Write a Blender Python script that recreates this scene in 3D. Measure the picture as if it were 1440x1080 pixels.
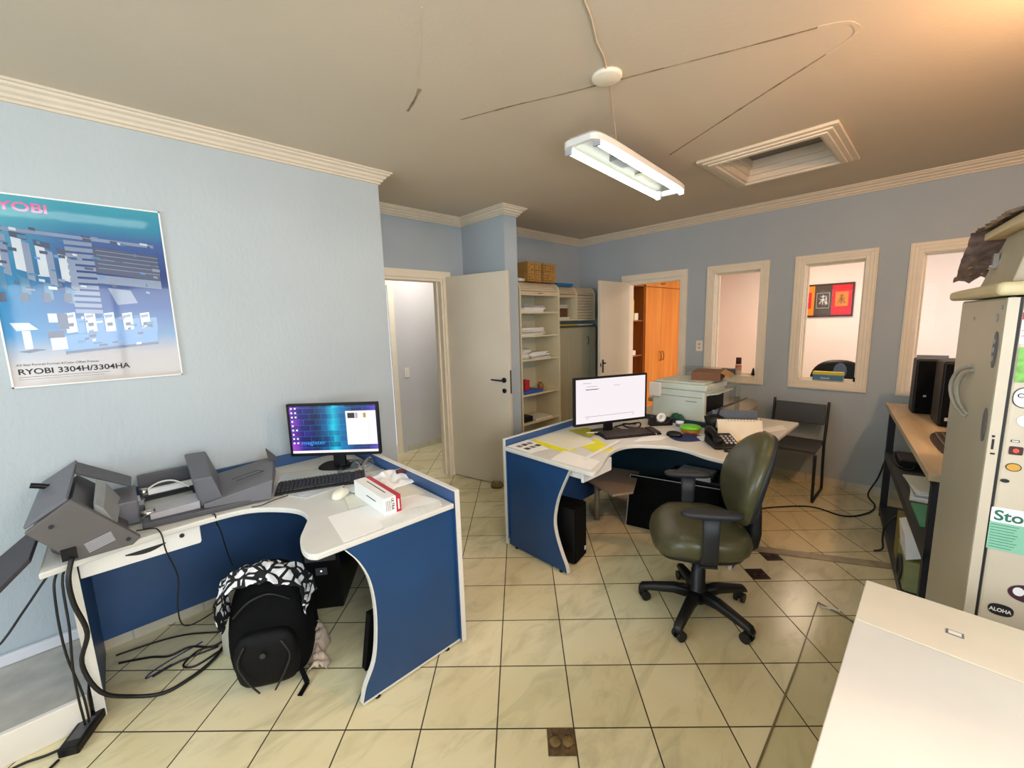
import bpy, bmesh, math, random
from mathutils import Vector, Matrix, noise
random.seed(7)
for o in list(bpy.data.objects): bpy.data.objects.remove(o)
S = bpy.context.scene
COL = S.collection
PI = math.pi
R_ = math.radians

# ------------------------------------------------------------ camera
cd = bpy.data.cameras.new('camera'); cam = bpy.data.objects.new('camera', cd); COL.objects.link(cam)
S.camera = cam
cd.sensor_fit = 'HORIZONTAL'; cd.sensor_width = 36; cd.lens = 581.667/1440*36; cd.clip_start = 0.02; cd.clip_end = 60
_ya, _pi, _ro = R_(46.229), R_(8.351), R_(-1.667)
_F = Vector((math.cos(_ya)*math.cos(_pi), math.sin(_ya)*math.cos(_pi), -math.sin(_pi)))
_r = _F.cross(Vector((0, 0, 1))).normalized(); _u = _r.cross(_F)
_r2 = _r*math.cos(_ro)+_u*math.sin(_ro); _u2 = -_r*math.sin(_ro)+_u*math.cos(_ro)
_m = Matrix((_r2, _u2, -_F)).transposed().to_4x4(); _m.translation = Vector((0, 0, 1.57))
cam.matrix_world = _m

# ------------------------------------------------------------ world, lights, exposure
S.view_settings.view_transform = 'Standard'; S.view_settings.look = 'None'
S.view_settings.exposure = 0.24; S.view_settings.gamma = 1.0; S.view_settings.use_curve_mapping = False
w = bpy.data.worlds.new('daylight'); S.world = w; w.use_nodes = True
w.node_tree.nodes['Background'].inputs[0].default_value = (0.62, 0.78, 1.0, 1)
w.node_tree.nodes['Background'].inputs[1].default_value = 1.5

def light(name, kind, loc, energy, col=(1, 1, 1), size=None, size_y=None, aim=None, radius=None):
    l = bpy.data.lights.new(name, kind); l.energy = energy; l.color = col
    if kind == 'AREA':
        l.shape = 'RECTANGLE'; l.size = size; l.size_y = size_y or size
    if radius is not None: l.shadow_soft_size = radius
    o = bpy.data.objects.new(name, l); COL.objects.link(o); o.location = loc
    if aim is not None: o.rotation_euler = Vector(aim).to_track_quat('-Z', 'Y').to_euler()
    return o
light('window_daylight_back', 'AREA', (0.1, -1.22, 1.6), 62, (0.90, 0.95, 1.0), 1.7, 1.1, (0, 1, 0))
light('window_daylight_side', 'AREA', (-2.42, 1.1, 1.55), 46, (0.84, 0.93, 1.0), 2.0, 1.2, (1, 0, 0))
light('warm_bulb', 'POINT', (2.10, -0.50, 2.40), 52, (1.0, 0.57, 0.30), radius=0.05)
light('next_room_lamp', 'AREA', (6.3, 1.3, 2.5), 28, (1.0, 0.76, 0.56), 0.7, 0.7, (0, 0, -1))
light('next_room_window', 'AREA', (5.9, -1.1, 1.5), 30, (1.0, 0.93, 0.97), 1.6, 1.2, (0, 1, 0))
light('corridor_lamp', 'AREA', (2.7, 4.1, 2.50), 12, (1.0, 0.93, 0.85), 0.4, 0.4, (0, 0, -1))

# ------------------------------------------------------------ materials
def lin(c): return tuple(((v/255)/12.92 if v/255 <= 0.04045 else ((v/255+0.055)/1.055)**2.4) for v in c)
MATS = {}
def mat(name, rgb, rough=0.5, metal=0.0, var=0.06, vscale=8.0, bump=0.0, bscale=60.0, coat=0.0, emit=0.0, spec=0.5, linear=False):
    if name in MATS: return MATS[name]
    m = bpy.data.materials.new(name); m.use_nodes = True; nt = m.node_tree; b = nt.nodes['Principled BSDF']
    c = rgb if linear else lin(rgb)
    tc = nt.nodes.new('ShaderNodeTexCoord')
    nz = nt.nodes.new('ShaderNodeTexNoise'); nz.inputs['Scale'].default_value = vscale; nz.inputs['Detail'].default_value = 4
    nt.links.new(tc.outputs['Object'], nz.inputs['Vector'])
    rp = nt.nodes.new('ShaderNodeValToRGB')
    rp.color_ramp.elements[0].position = 0.3; rp.color_ramp.elements[1].position = 0.7
    rp.color_ramp.elements[0].color = (*[max(0, v*(1-var)) for v in c], 1)
    rp.color_ramp.elements[1].color = (*[min(1, v*(1+var)) for v in c], 1)
    nt.links.new(nz.outputs['Fac'], rp.inputs['Fac']); nt.links.new(rp.outputs['Color'], b.inputs['Base Color'])
    b.inputs['Roughness'].default_value = rough; b.inputs['Metallic'].default_value = metal
    b.inputs['Specular IOR Level'].default_value = spec
    if coat: b.inputs['Coat Weight'].default_value = coat; b.inputs['Coat Roughness'].default_value = 0.06
    if emit:
        b.inputs['Emission Color'].default_value = (*c, 1); b.inputs['Emission Strength'].default_value = emit
    if bump:
        n2 = nt.nodes.new('ShaderNodeTexNoise'); n2.inputs['Scale'].default_value = bscale; n2.inputs['Detail'].default_value = 3
        nt.links.new(tc.outputs['Object'], n2.inputs['Vector'])
        bp = nt.nodes.new('ShaderNodeBump'); bp.inputs['Strength'].default_value = bump; bp.inputs['Distance'].default_value = 0.01
        nt.links.new(n2.outputs['Fac'], bp.inputs['Height']); nt.links.new(bp.outputs['Normal'], b.inputs['Normal'])
    MATS[name] = m
    return m

def glassy(name, tint=(0.93, 0.97, 0.96), mixf=0.1, rough=0.03):
    m = bpy.data.materials.new(name); m.use_nodes = True; nt = m.node_tree; nt.nodes.clear()
    out = nt.nodes.new('ShaderNodeOutputMaterial'); mx = nt.nodes.new('ShaderNodeMixShader')
    t = nt.nodes.new('ShaderNodeBsdfTransparent'); t.inputs[0].default_value = (*tint, 1)
    g = nt.nodes.new('ShaderNodeBsdfGlossy'); g.inputs['Roughness'].default_value = rough
    lw = nt.nodes.new('ShaderNodeLayerWeight'); lw.inputs[0].default_value = .5
    pw = nt.nodes.new('ShaderNodeMath'); pw.operation = 'POWER'; pw.inputs[1].default_value = 4
    mt = nt.nodes.new('ShaderNodeMath'); mt.operation = 'MULTIPLY_ADD'; mt.inputs[1].default_value = .5; mt.inputs[2].default_value = mixf
    nt.links.new(lw.outputs['Facing'], pw.inputs[0]); nt.links.new(pw.outputs[0], mt.inputs[0]); nt.links.new(mt.outputs[0], mx.inputs[0])
    nt.links.new(t.outputs[0], mx.inputs[1]); nt.links.new(g.outputs[0], mx.inputs[2]); nt.links.new(mx.outputs[0], out.inputs[0])
    return m

def tile_floor():
    m = bpy.data.materials.new('marble_tiles'); m.use_nodes = True; nt = m.node_tree; b = nt.nodes['Principled BSDF']
    N = nt.nodes.new; L = nt.links.new
    tc = N('ShaderNodeTexCoord'); mp = N('ShaderNodeMapping')
    mp.inputs['Rotation'].default_value = (0, 0, R_(-45)); mp.inputs['Location'].default_value = (-(1.4055 % 0.2985), -(0.128 % 0.300), 0)
    L(tc.outputs['Object'], mp.inputs['Vector'])
    br = N('ShaderNodeTexBrick'); br.offset = 0; br.squash = 1
    br.inputs['Scale'].default_value = 1; br.inputs['Brick Width'].default_value = 0.2985; br.inputs['Row Height'].default_value = 0.300
    br.inputs['Mortar Size'].default_value = 0.0028; br.inputs['Mortar Smooth'].default_value = 0.1; br.inputs['Bias'].default_value = 0
    br.inputs['Color1'].default_value = (*lin((240, 232, 196)), 1); br.inputs['Color2'].default_value = (*lin((228, 220, 180)), 1)
    br.inputs['Mortar'].default_value = (*lin((60, 48, 26)), 1)
    L(mp.outputs[0], br.inputs['Vector'])
    # veins
    m2 = N('ShaderNodeMapping'); m2.inputs['Rotation'].default_value = (0, 0, R_(-28)); m2.inputs['Scale'].default_value = (1.0, 2.6, 1); L(tc.outputs['Object'], m2.inputs['Vector'])
    n1 = N('ShaderNodeTexNoise'); n1.inputs['Scale'].default_value = 3.0; n1.inputs['Detail'].default_value = 7; n1.inputs['Roughness'].default_value = .62; n1.inputs['Distortion'].default_value = 1.2
    L(m2.outputs[0], n1.inputs['Vector'])
    r1 = N('ShaderNodeValToRGB'); r1.color_ramp.elements[0].position = .30; r1.color_ramp.elements[0].color = (.46, .48, .38, 1); r1.color_ramp.elements[1].position = .52; r1.color_ramp.elements[1].color = (1, 1, 1, 1)
    L(n1.outputs['Fac'], r1.inputs['Fac'])
    n3 = N('ShaderNodeTexNoise'); n3.inputs['Scale'].default_value = 1.3; n3.inputs['Detail'].default_value = 3; L(tc.outputs['Object'], n3.inputs['Vector'])
    r3 = N('ShaderNodeValToRGB'); r3.color_ramp.elements[0].position = .35; r3.color_ramp.elements[0].color = (.86, .80, .68, 1); r3.color_ramp.elements[1].position = .65; r3.color_ramp.elements[1].color = (1, 1, 1, 1)
    L(n3.outputs['Fac'], r3.inputs['Fac'])
    mx = N('ShaderNodeMixRGB'); mx.blend_type = 'MULTIPLY'; mx.inputs[0].default_value = .38; L(br.outputs['Color'], mx.inputs[1]); L(r1.outputs[0], mx.inputs[2])
    my = N('ShaderNodeMixRGB'); my.blend_type = 'MULTIPLY'; my.inputs[0].default_value = .8; L(mx.outputs[0], my.inputs[1]); L(r3.outputs[0], my.inputs[2])
    L(my.outputs[0], b.inputs['Base Color'])
    rr = N('ShaderNodeMapRange'); rr.inputs['To Min'].default_value = .22; rr.inputs['To Max'].default_value = .7; L(br.outputs['Fac'], rr.inputs['Value']); L(rr.outputs[0], b.inputs['Roughness'])
    bp = N('ShaderNodeBump'); bp.invert = True; bp.inputs['Strength'].default_value = .4; bp.inputs['Distance'].default_value = .002; L(br.outputs['Fac'], bp.inputs['Height']); L(bp.outputs[0], b.inputs['Normal'])
    return m

def stucco(name, rgb, bump=.5, var=.05, dirt=True):
    m = bpy.data.materials.new(name); m.use_nodes = True; nt = m.node_tree; b = nt.nodes['Principled BSDF']
    N = nt.nodes.new; L = nt.links.new; c = lin(rgb)
    tc = N('ShaderNodeTexCoord'); n = N('ShaderNodeTexNoise'); n.inputs['Scale'].default_value = 1.6; n.inputs['Detail'].default_value = 5; L(tc.outputs['Object'], n.inputs['Vector'])
    r = N('ShaderNodeValToRGB'); r.color_ramp.elements[0].position = .3; r.color_ramp.elements[1].position = .7
    r.color_ramp.elements[0].color = (c[0]*(1-var), c[1]*(1-var), c[2]*(1-var*.8), 1); r.color_ramp.elements[1].color = (*[v*(1+var*.5) for v in c], 1)
    L(n.outputs['Fac'], r.inputs['Fac']); L(r.outputs[0], b.inputs['Base Color']); b.inputs['Roughness'].default_value = .75
    mp = N('ShaderNodeMapping'); mp.inputs['Scale'].default_value = (1, 1, .45); L(tc.outputs['Object'], mp.inputs['Vector'])
    n2 = N('ShaderNodeTexNoise'); n2.inputs['Scale'].default_value = 55; n2.inputs['Detail'].default_value = 4; L(mp.outputs[0], n2.inputs['Vector'])
    bp = N('ShaderNodeBump'); bp.inputs['Strength'].default_value = bump; bp.inputs['Distance'].default_value = .006; L(n2.outputs['Fac'], bp.inputs['Height']); L(bp.outputs[0], b.inputs['Normal'])
    return m

def wood(name, c1, c2, rough=.4, scale=3.0, stretch=(1, 1, .08)):
    m = bpy.data.materials.new(name); m.use_nodes = True; nt = m.node_tree; b = nt.nodes['Principled BSDF']
    N = nt.nodes.new; L = nt.links.new
    tc = N('ShaderNodeTexCoord'); mp = N('ShaderNodeMapping'); mp.inputs['Scale'].default_value = stretch; L(tc.outputs['Object'], mp.inputs['Vector'])
    n = N('ShaderNodeTexNoise'); n.inputs['Scale'].default_value = scale*6; n.inputs['Detail'].default_value = 6; n.inputs['Distortion'].default_value = .6; L(mp.outputs[0], n.inputs['Vector'])
    r = N('ShaderNodeValToRGB'); r.color_ramp.elements[0].position = .3; r.color_ramp.elements[1].position = .7
    r.color_ramp.elements[0].color = (*lin(c1), 1); r.color_ramp.elements[1].color = (*lin(c2), 1)
    L(n.outputs['Fac'], r.inputs['Fac']); L(r.outputs[0], b.inputs['Base Color']); b.inputs['Roughness'].default_value = rough
    return m

def patterned(name, dark, lite, scale=28, thr=.12):
    m = bpy.data.materials.new(name); m.use_nodes = True; nt = m.node_tree; b = nt.nodes['Principled BSDF']
    N = nt.nodes.new; L = nt.links.new
    tc = N('ShaderNodeTexCoord'); v = N('ShaderNodeTexVoronoi'); v.feature = 'DISTANCE_TO_EDGE'; v.inputs['Scale'].default_value = scale; L(tc.outputs['Object'], v.inputs['Vector'])
    r = N('ShaderNodeValToRGB'); r.color_ramp.interpolation = 'CONSTANT'; r.color_ramp.elements[0].color = (*lin(dark), 1); r.color_ramp.elements[1].position = thr; r.color_ramp.elements[1].color = (*lin(lite), 1)
    L(v.outputs['Distance'], r.inputs['Fac']); L(r.outputs[0], b.inputs['Base Color']); b.inputs['Roughness'].default_value = .85
    return m

M_floor = tile_floor()
M_wall = stucco('blue_stucco', (182, 192, 196))
M_wallf = stucco('blue_stucco_fine', (172, 184, 192), bump=.15)
M_ceil = stucco('ceiling_paint', (204, 190, 168), bump=.12, var=.04)
M_peach = stucco('peach_white_paint', (246, 236, 230), bump=.05, var=.02)
M_trim = mat('cream_trim', (236, 226, 206), .5, var=.03)
M_crown = mat('crown_plaster', (216, 204, 184), .6, var=.03)
M_door = mat('door_paint', (216, 208, 190), .45, var=.04, vscale=2)
M_marble = mat('marble_skirting', (205, 198, 178), .3, var=.1, vscale=6)
M_blue = mat('blue_laminate', (24, 66, 112), .42, var=.08, vscale=5)
M_bluerail = mat('blue_laminate_rail', (50, 84, 130), .42, var=.08, vscale=5)
M_top = mat('grey_laminate', (214, 213, 205), .38, var=.03)
M_edge = mat('pale_edge_strip', (222, 220, 212), .4, var=.03)
M_white = mat('white_plastic', (232, 232, 228), .4, var=.02)
M_black = mat('black_plastic', (12, 12, 13), .42, var=.1, spec=.3)
M_blackm = mat('black_matte', (9, 9, 10), .85, var=.15, bump=.2, spec=.15)
M_dgrey = mat('dark_grey_plastic', (76, 76, 80), .5, var=.05)
M_mgrey = mat('mid_grey_plastic', (104, 104, 110), .5, var=.05)
M_lgrey = mat('light_grey_plastic', (172, 172, 178), .45, var=.05)
M_paper = mat('white_paper', (240, 240, 236), .8, var=.02)
M_paper2 = mat('ivory_paper', (226, 224, 206), .8, var=.03)
M_yellow = mat('yellow_paper', (226, 222, 30), .8, var=.04)
M_chrome = mat('chrome', (200, 200, 200), .2, metal=1.0)
M_steel = mat('dark_steel', (40, 42, 48), .5, metal=.3)
M_brass = mat('aged_brass', (112, 88, 44), .45, metal=.6, var=.45, vscale=60)
M_card = mat('cardboard', (172, 132, 70), .8, var=.1, vscale=20)
M_ink = mat('black_ink', (26, 26, 30), .6)
M_red = mat('red_print', (186, 34, 56), .5)
M_beige = mat('beige_laminate', (222, 212, 178), .45, var=.03)
M_beigeshut = mat('beige_shutter', (214, 196, 166), .5, var=.05)
M_inner = mat('cabinet_inner', (206, 208, 188), .5, var=.03)
M_glass = glassy('window_glass', (.98, .985, .985), .003)
M_clear = glassy('clear_plastic', (.95, .955, .93), .03, .12)
M_clearbag = glassy('clear_film', (.88, .90, .92), .25, .15)

# ------------------------------------------------------------ mesh helpers
class MB:
    def __init__(s): s.v = []; s.f = []; s.m = []; s.sm = []
    def add(s, vs, fs, mi=0, sm=False):
        k = len(s.v); s.v += [tuple(p) for p in vs]
        for f in fs: s.f.append([k+i for i in f]); s.m.append(mi); s.sm.append(sm)
        return s
    def box(s, x0, y0, z0, x1, y1, z1, mi=0):
        x0, x1 = sorted((x0, x1)); y0, y1 = sorted((y0, y1)); z0, z1 = sorted((z0, z1))
        return s.add([(x0, y0, z0), (x1, y0, z0), (x1, y1, z0), (x0, y1, z0), (x0, y0, z1), (x1, y0, z1), (x1, y1, z1), (x0, y1, z1)],
                     [(3, 2, 1, 0), (4, 5, 6, 7), (0, 1, 5, 4), (1, 2, 6, 5), (2, 3, 7, 6), (3, 0, 4, 7)], mi)
    def hexa(s, bot, top, mi=0):      # two rings of 4, bottom anticlockwise seen from top
        return s.add(list(bot)+list(top), [(3, 2, 1, 0), (4, 5, 6, 7), (0, 1, 5, 4), (1, 2, 6, 5), (2, 3, 7, 6), (3, 0, 4, 7)], mi)
    def bar(s, p, q, wdt, h, mi=0, up=(0, 0, 1)):
        p = Vector(p); q = Vector(q); d = (q-p).normalized(); sd = d.cross(Vector(up))
        if sd.length < 1e-4: sd = Vector((1, 0, 0))
        sd.normalize(); u = sd.cross(d); a = sd*wdt/2; b = u*h/2
        return s.add([p-a-b, p+a-b, q+a-b, q-a-b, p-a+b, p+a+b, q+a+b, q-a+b],
                     [(3, 2, 1, 0), (4, 5, 6, 7), (0, 1, 5, 4), (1, 2, 6, 5), (2, 3, 7, 6), (3, 0, 4, 7)], mi)
    def extr(s, poly, vec, mi=0, sm=False):
        n = len(poly); vec = Vector(vec); a = [Vector(p) for p in poly]; b = [p+vec for p in a]
        nr = Vector((0, 0, 0))
        for i in range(n): nr += a[i].cross(a[(i+1) % n])
        if nr.dot(vec) > 0: a, b = a, b
        else: a, b = b, a
        s.add(a+b, [tuple(range(n-1, -1, -1)), tuple(range(n, 2*n))], mi)
        k = len(s.v)-2*n
        for i in range(n):
            j = (i+1) % n; s.f.append([k+i, k+j, k+n+j, k+n+i]); s.m.append(mi); s.sm.append(sm)
        return s
    def prism(s, poly, z0, z1, mi=0, sm=False): return s.extr([(x, y, z0) for x, y in poly], (0, 0, z1-z0), mi, sm)
    def loft(s, rings, mi=0, sm=True, cap=True):
        n = len(rings[0]); vs = [p for r in rings for p in r]; fs = []
        for k in range(len(rings)-1):
            for i in range(n):
                j = (i+1) % n; fs.append((k*n+i, k*n+j, (k+1)*n+j, (k+1)*n+i))
        if cap: fs += [tuple(range(n-1, -1, -1)), tuple(range((len(rings)-1)*n, len(rings)*n))]
        return s.add(vs, fs, mi, sm)
    def cyl(s, p, q, r0, r1=None, n=16, mi=0, sm=True):
        r1 = r0 if r1 is None else r1
        p = Vector(p); q = Vector(q); d = (q-p).normalized(); a = d.cross(Vector((0, 0, 1)) if abs(d.z) < .9 else Vector((1, 0, 0))).normalized(); b = d.cross(a)
        ring = lambda c, r: [c+a*r*math.cos(2*PI*i/n)+b*r*math.sin(2*PI*i/n) for i in range(n)]
        k = len(s.v); s.add(ring(p, r0)+ring(q, r1), [(i, (i+1) % n, n+(i+1) % n, n+i) for i in range(n)], mi, sm)
        s.f.append([k+i for i in range(n-1, -1, -1)]); s.f.append([k+n+i for i in range(n)]); s.m += [mi, mi]; s.sm += [False, False]
        return s
    def tube(s, pts, r, n=8, mi=0, smooth=4):
        P = [Vector(p) for p in pts]
        if smooth and len(P) > 2:
            Q = []
            for i in range(len(P)-1):
                p0 = P[max(0, i-1)]; p1 = P[i]; p2 = P[i+1]; p3 = P[min(len(P)-1, i+2)]
                for k in range(smooth):
                    t = k/smooth
                    Q.append(.5*((2*p1)+(-p0+p2)*t+(2*p0-5*p1+4*p2-p3)*t*t+(-p0+3*p1-3*p2+p3)*t*t*t))
            Q.append(P[-1]); P = Q
        rings = []; a = None
        for i, p in enumerate(P):
            d = (P[min(len(P)-1, i+1)]-P[max(0, i-1)])
            if d.length < 1e-7: d = Vector((0, 0, 1))
            d.normalize()
            if a is None: a = d.cross(Vector((0, 0, 1)) if abs(d.z) < .9 else Vector((1, 0, 0)))
            a = (a-d*a.dot(d))
            if a.length < 1e-5: a = d.cross(Vector((.3, .5, .8)))
            a.normalize(); b = d.cross(a)
            rings.append([p+a*r*math.cos(2*PI*k/n)+b*r*math.sin(2*PI*k/n) for k in range(n)])
        return s.loft(rings, mi, True)
    def lathe(s, prof, c=(0, 0, 0), n=20, mi=0):
        rings = [[(c[0]+r*math.cos(2*PI*i/n), c[1]+r*math.sin(2*PI*i/n), c[2]+z) for i in range(n)] for r, z in prof]
        return s.loft(rings, mi, True)
    def grid(s, fn, nu, nv, mi=0, sm=True):
        vs = [fn(i/nu, j/nv) for j in range(nv+1) for i in range(nu+1)]
        return s.add(vs, [(j*(nu+1)+i, j*(nu+1)+i+1, (j+1)*(nu+1)+i+1, (j+1)*(nu+1)+i) for j in range(nv) for i in range(nu)], mi, sm)

def obj(name, mb, mats, parent=None, bevel=0, seg=2, solid=0, subsurf=0):
    me = bpy.data.meshes.new(name); me.from_pydata(mb.v, [], mb.f); me.update()
    if not isinstance(mats, (list, tuple)): mats = [mats]
    for m in mats: me.materials.append(m)
    me.polygons.foreach_set('material_index', mb.m); me.polygons.foreach_set('use_smooth', mb.sm)
    o = bpy.data.objects.new(name, me); COL.objects.link(o)
    if parent is not None: o.parent = parent
    if solid: md = o.modifiers.new('s', 'SOLIDIFY'); md.thickness = solid
    if subsurf: md = o.modifiers.new('u', 'SUBSURF'); md.levels = subsurf; md.render_levels = subsurf
    if bevel: md = o.modifiers.new('b', 'BEVEL'); md.width = bevel; md.segments = seg; md.limit_method = 'ANGLE'; md.angle_limit = R_(40)
    return o
def tag(o, label, cat, group=None, kind=None):
    o['label'] = label; o['category'] = cat
    if group: o['group'] = group
    if kind: o['kind'] = kind
    return o
def thing(name, label, cat, loc=(0, 0, 0), rz=0, group=None):
    o = bpy.data.objects.new(name, None); COL.objects.link(o); o.empty_display_size = .05
    o.location = loc; o.rotation_euler = (0, 0, R_(rz)); return tag(o, label, cat, group)
def single(name, label, cat, mb, mats, loc=(0, 0, 0), rz=0, group=None, **k):
    o = obj(name, mb, mats, **k); o.location = loc; o.rotation_euler = (0, 0, R_(rz)); return tag(o, label, cat, group)
def struct(name, mb, mats, label, parent=None, **k):
    o = obj(name, mb, mats, parent, **k)
    if parent is None: o['kind'] = 'structure'; o['label'] = label
    return o
def txt(name, s, size, m, parent, loc, rot=(90, 0, 0), depth=.0004, align='LEFT', sx=1.0, bold=0.0):
    cu = bpy.data.curves.new(name, 'FONT'); cu.body = s; cu.size = size; cu.extrude = depth; cu.align_x = align; cu.offset = bold
    t = bpy.data.objects.new(name, cu); COL.objects.link(t)
    bpy.context.view_layer.update()
    me = bpy.data.meshes.new_from_object(t.evaluated_get(bpy.context.evaluated_depsgraph_get()))
    COL.objects.unlink(t); bpy.data.objects.remove(t)
    me.materials.clear(); me.materials.append(m)
    o = bpy.data.objects.new(name, me); COL.objects.link(o); o.parent = parent; o.location = loc; o.rotation_euler = tuple(R_(a) for a in rot); o.scale = (sx, 1, 1)
    return o
def dup(root, loc, rz=None, label=None, group=None):
    r = root.copy(); COL.objects.link(r); r.location = loc
    if rz is not None: r.rotation_euler = (0, 0, R_(rz))
    if label: r['label'] = label
    if group: r['group'] = group
    for ch in list(root.children):
        c = ch.copy(); COL.objects.link(c); c.parent = r
        for g in list(ch.children):
            d = g.copy(); COL.objects.link(d); d.parent = c
    return r
def srect(a, b, n=32, e=4.0, cx=0, cy=0):   # superellipse outline
    out = []
    for i in range(n):
        t = 2*PI*i/n; c, s_ = math.cos(t), math.sin(t)
        out.append((cx+a*math.copysign(abs(c)**(2/e), c), cy+b*math.copysign(abs(s_)**(2/e), s_)))
    return out
def smoothpath(pts, k=5):
    P = [Vector((*p, 0)) for p in pts]; Q = []
    for i in range(len(P)-1):
        p0 = P[max(0, i-1)]; p1 = P[i]; p2 = P[i+1]; p3 = P[min(len(P)-1, i+2)]
        for j in range(k):
            t = j/k; q = .5*((2*p1)+(-p0+p2)*t+(2*p0-5*p1+4*p2-p3)*t*t+(-p0+3*p1-3*p2+p3)*t*t*t); Q.append((q.x, q.y))
    Q.append((P[-1].x, P[-1].y)); return Q

# ============================================================ THE SETTING
CZ = 2.62
XR = 4.613; YL = 2.806; YD = 3.487
struct('floor', MB().box(-2.4, -1.3, -.06, 7.7, 5.0, 0), M_floor, 'diagonal cream marble floor tiles with dark grout')
hx0, hx1, hy0, hy1 = 3.09, 3.72, .59, 1.17
c = MB()
c.box(-2.4, -1.3, CZ, hx0, 4.9, CZ+.3); c.box(hx1, -1.3, CZ, 7.7, 4.9, CZ+.3); c.box(hx0, -1.3, CZ, hx1, hy0, CZ+.3); c.box(hx0, hy1, CZ, hx1, 4.9, CZ+.3)
struct('ceiling', c, M_ceil, 'beige painted ceiling with a repaired crack')
def wallbox(name, boxes, m, label):
    b = MB()
    for q in boxes: b.box(*q)
    return struct(name, b, m, label)
wallbox('wall_left', [(-2.32, YL, 0, 1.46, YL+.12, CZ), (1.34, YL+.12, 0, 1.46, YD, CZ)], M_wall, 'pale blue textured left wall with poster')
wallbox('wall_entrance', [(1.34, YD, 0, 1.60, YD+.12, CZ), (1.60, YD, 2.02, 2.42, YD+.12, CZ), (2.42, YD, 0, 2.69, YD+.12, CZ)], M_wallf, 'blue wall around the open inner door')
wallbox('wall_pillar', [(2.69, 2.855, 0, 2.85, YD+.12, CZ)], M_wallf, 'blue wall end beside the open door')
wallbox('wall_alcove', [(2.85, 3.45, 0, 4.73, 3.57, CZ)], M_wallf, 'blue alcove wall behind the shelf cabinet')
# window wall with one doorway and three windows
dy0, dy1 = 2.055, 2.735
wins = [(1.27, 1.72), (.487, .935), (-.285, .17)]
WZ0, WZ1 = .955, 2.035
bx = [(XR, dy1, 0, XR+.12, 3.45, CZ), (XR, dy0, 2.01, XR+.12, dy1, CZ)]
edges = [dy0] + [v for (a, b_) in wins for v in (b_, a)] + [-1.12]
for i in range(0, len(edges), 2): bx.append((XR, edges[i+1], 0, XR+.12, edges[i], CZ))
for a, b_ in wins: bx += [(XR, a, 0, XR+.12, b_, WZ0), (XR, a, WZ1, XR+.12, b_, CZ)]
wallbox('wall_right', bx, M_wallf, 'blue wall with three framed windows and a doorway')
wallbox('wall_back', [(-2.32, -1.12, 0, -.75, -1.0, CZ), (.95, -1.12, 0, 4.73, -1.0, CZ), (-.75, -1.12, 0, .95, -1.0, 1.05), (-.75, -1.12, 2.15, .95, -1.0, CZ)], M_wall, 'blue wall behind the camera with a window')
wallbox('wall_side', [(-2.32, -1.12, 0, -2.2, .1, CZ), (-2.32, 2.1, 0, -2.2, YL, CZ), (-2.32, .1, 0, -2.2, 2.1, .95), (-2.32, .1, 2.15, -2.2, 2.1, CZ)], M_wall, 'blue side wall with a window')
wallbox('wall_next_room', [(7.5, -1.3, 0, 7.62, 3.7, CZ), (4.73, 3.45, 0, 7.5, 3.57, CZ), (4.73, -1.3, 0, 7.5, -1.2, CZ)], M_peach, 'pinkish white walls of the room beyond the windows')
wallbox('wall_corridor', [(2.47, 4.6, 0, 4.9, 4.7, CZ), (-.2, 4.6, 0, 1.7, 4.7, CZ), (1.7, 4.6, 2.05, 2.47, 4.7, CZ), (-.3, YD, 0, -.2, 4.7, CZ), (3.35, YD+.12, 0, 3.45, 4.6, CZ), (1.7, 4.9, 0, 2.47, 4.95, CZ)], stucco('corridor_paint', (206, 202, 200), bump=.1), 'pale corridor wall seen through the open door')
# daylight windows out of frame
def backwin(name, fn, label):
    b = MB(); fn(b); o = struct(name, b, M_trim, label); return o
backwin('window_4', lambda b: (b.box(-.75, -1.10, 1.05, .95, -1.03, 1.10), b.box(-.75, -1.10, 2.10, .95, -1.03, 2.15), b.box(-.75, -1.10, 1.10, -.70, -1.03, 2.10), b.box(.90, -1.10, 1.10, .95, -1.03, 2.10), b.box(.07, -1.10, 1.10, .12, -1.03, 2.10)), 'window frame behind the camera')
backwin('window_5', lambda b: (b.box(-2.30, .1, .95, -2.23, 2.1, 1.0), b.box(-2.30, .1, 2.1, -2.23, 2.1, 2.15), b.box(-2.30, .1, 1.0, -2.23, .15, 2.1), b.box(-2.30, 2.05, 1.0, -2.23, 2.1, 2.1), b.box(-2.30, 1.07, 1.0, -2.23, 1.13, 2.1)), 'window frame in the side wall')

# crown moulding
def sweep(path, prof, m, name, label, closed=True):
    n = len(path); rings = []
    for i in range(n):
        p = Vector(path[i]); a = Vector(path[i-1]); b = Vector(path[(i+1) % n])
        if not closed and i == 0: a = p-(b-p)
        if not closed and i == n-1: b = p+(p-a)
        d1 = (p-a).normalized(); d2 = (b-p).normalized(); n1 = Vector((-d1.y, d1.x)); n2 = Vector((-d2.y, d2.x))
        k = (n1+n2); k = k/(k.dot(n1))
        rings.append([(p.x+k.x*o, p.y+k.y*o, z) for o, z in prof])
    mb = MB(); np_ = len(prof)
    vs = [q for r in rings for q in r]; fs = []
    for i in range(n if closed else n-1):
        j = (i+1) % n
        for t in range(np_): fs.append((i*np_+t, j*np_+t, j*np_+(t+1) % np_, i*np_+(t+1) % np_))
    mb.add(vs, fs); return struct(name, mb, m, label)
room = [(-2.2, -1.0), (XR, -1.0), (XR, 3.45), (2.85, 3.45), (2.85, 2.855), (2.69, 2.855), (2.69, YD), (1.46, YD), (1.46, YL), (-2.2, YL)]
prof = [(-.005, 2.545), (.012, 2.545), (.012, 2.556), (.024, 2.560), (.026, 2.572), (.040, 2.580), (.044, 2.592), (.060, 2.598), (.063, 2.608), (.075, 2.609), (.075, 2.6205), (-.005, 2.6205)]
sweep(room, prof, M_crown, 'trim_1', 'cream stepped crown moulding around the ceiling')
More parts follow.
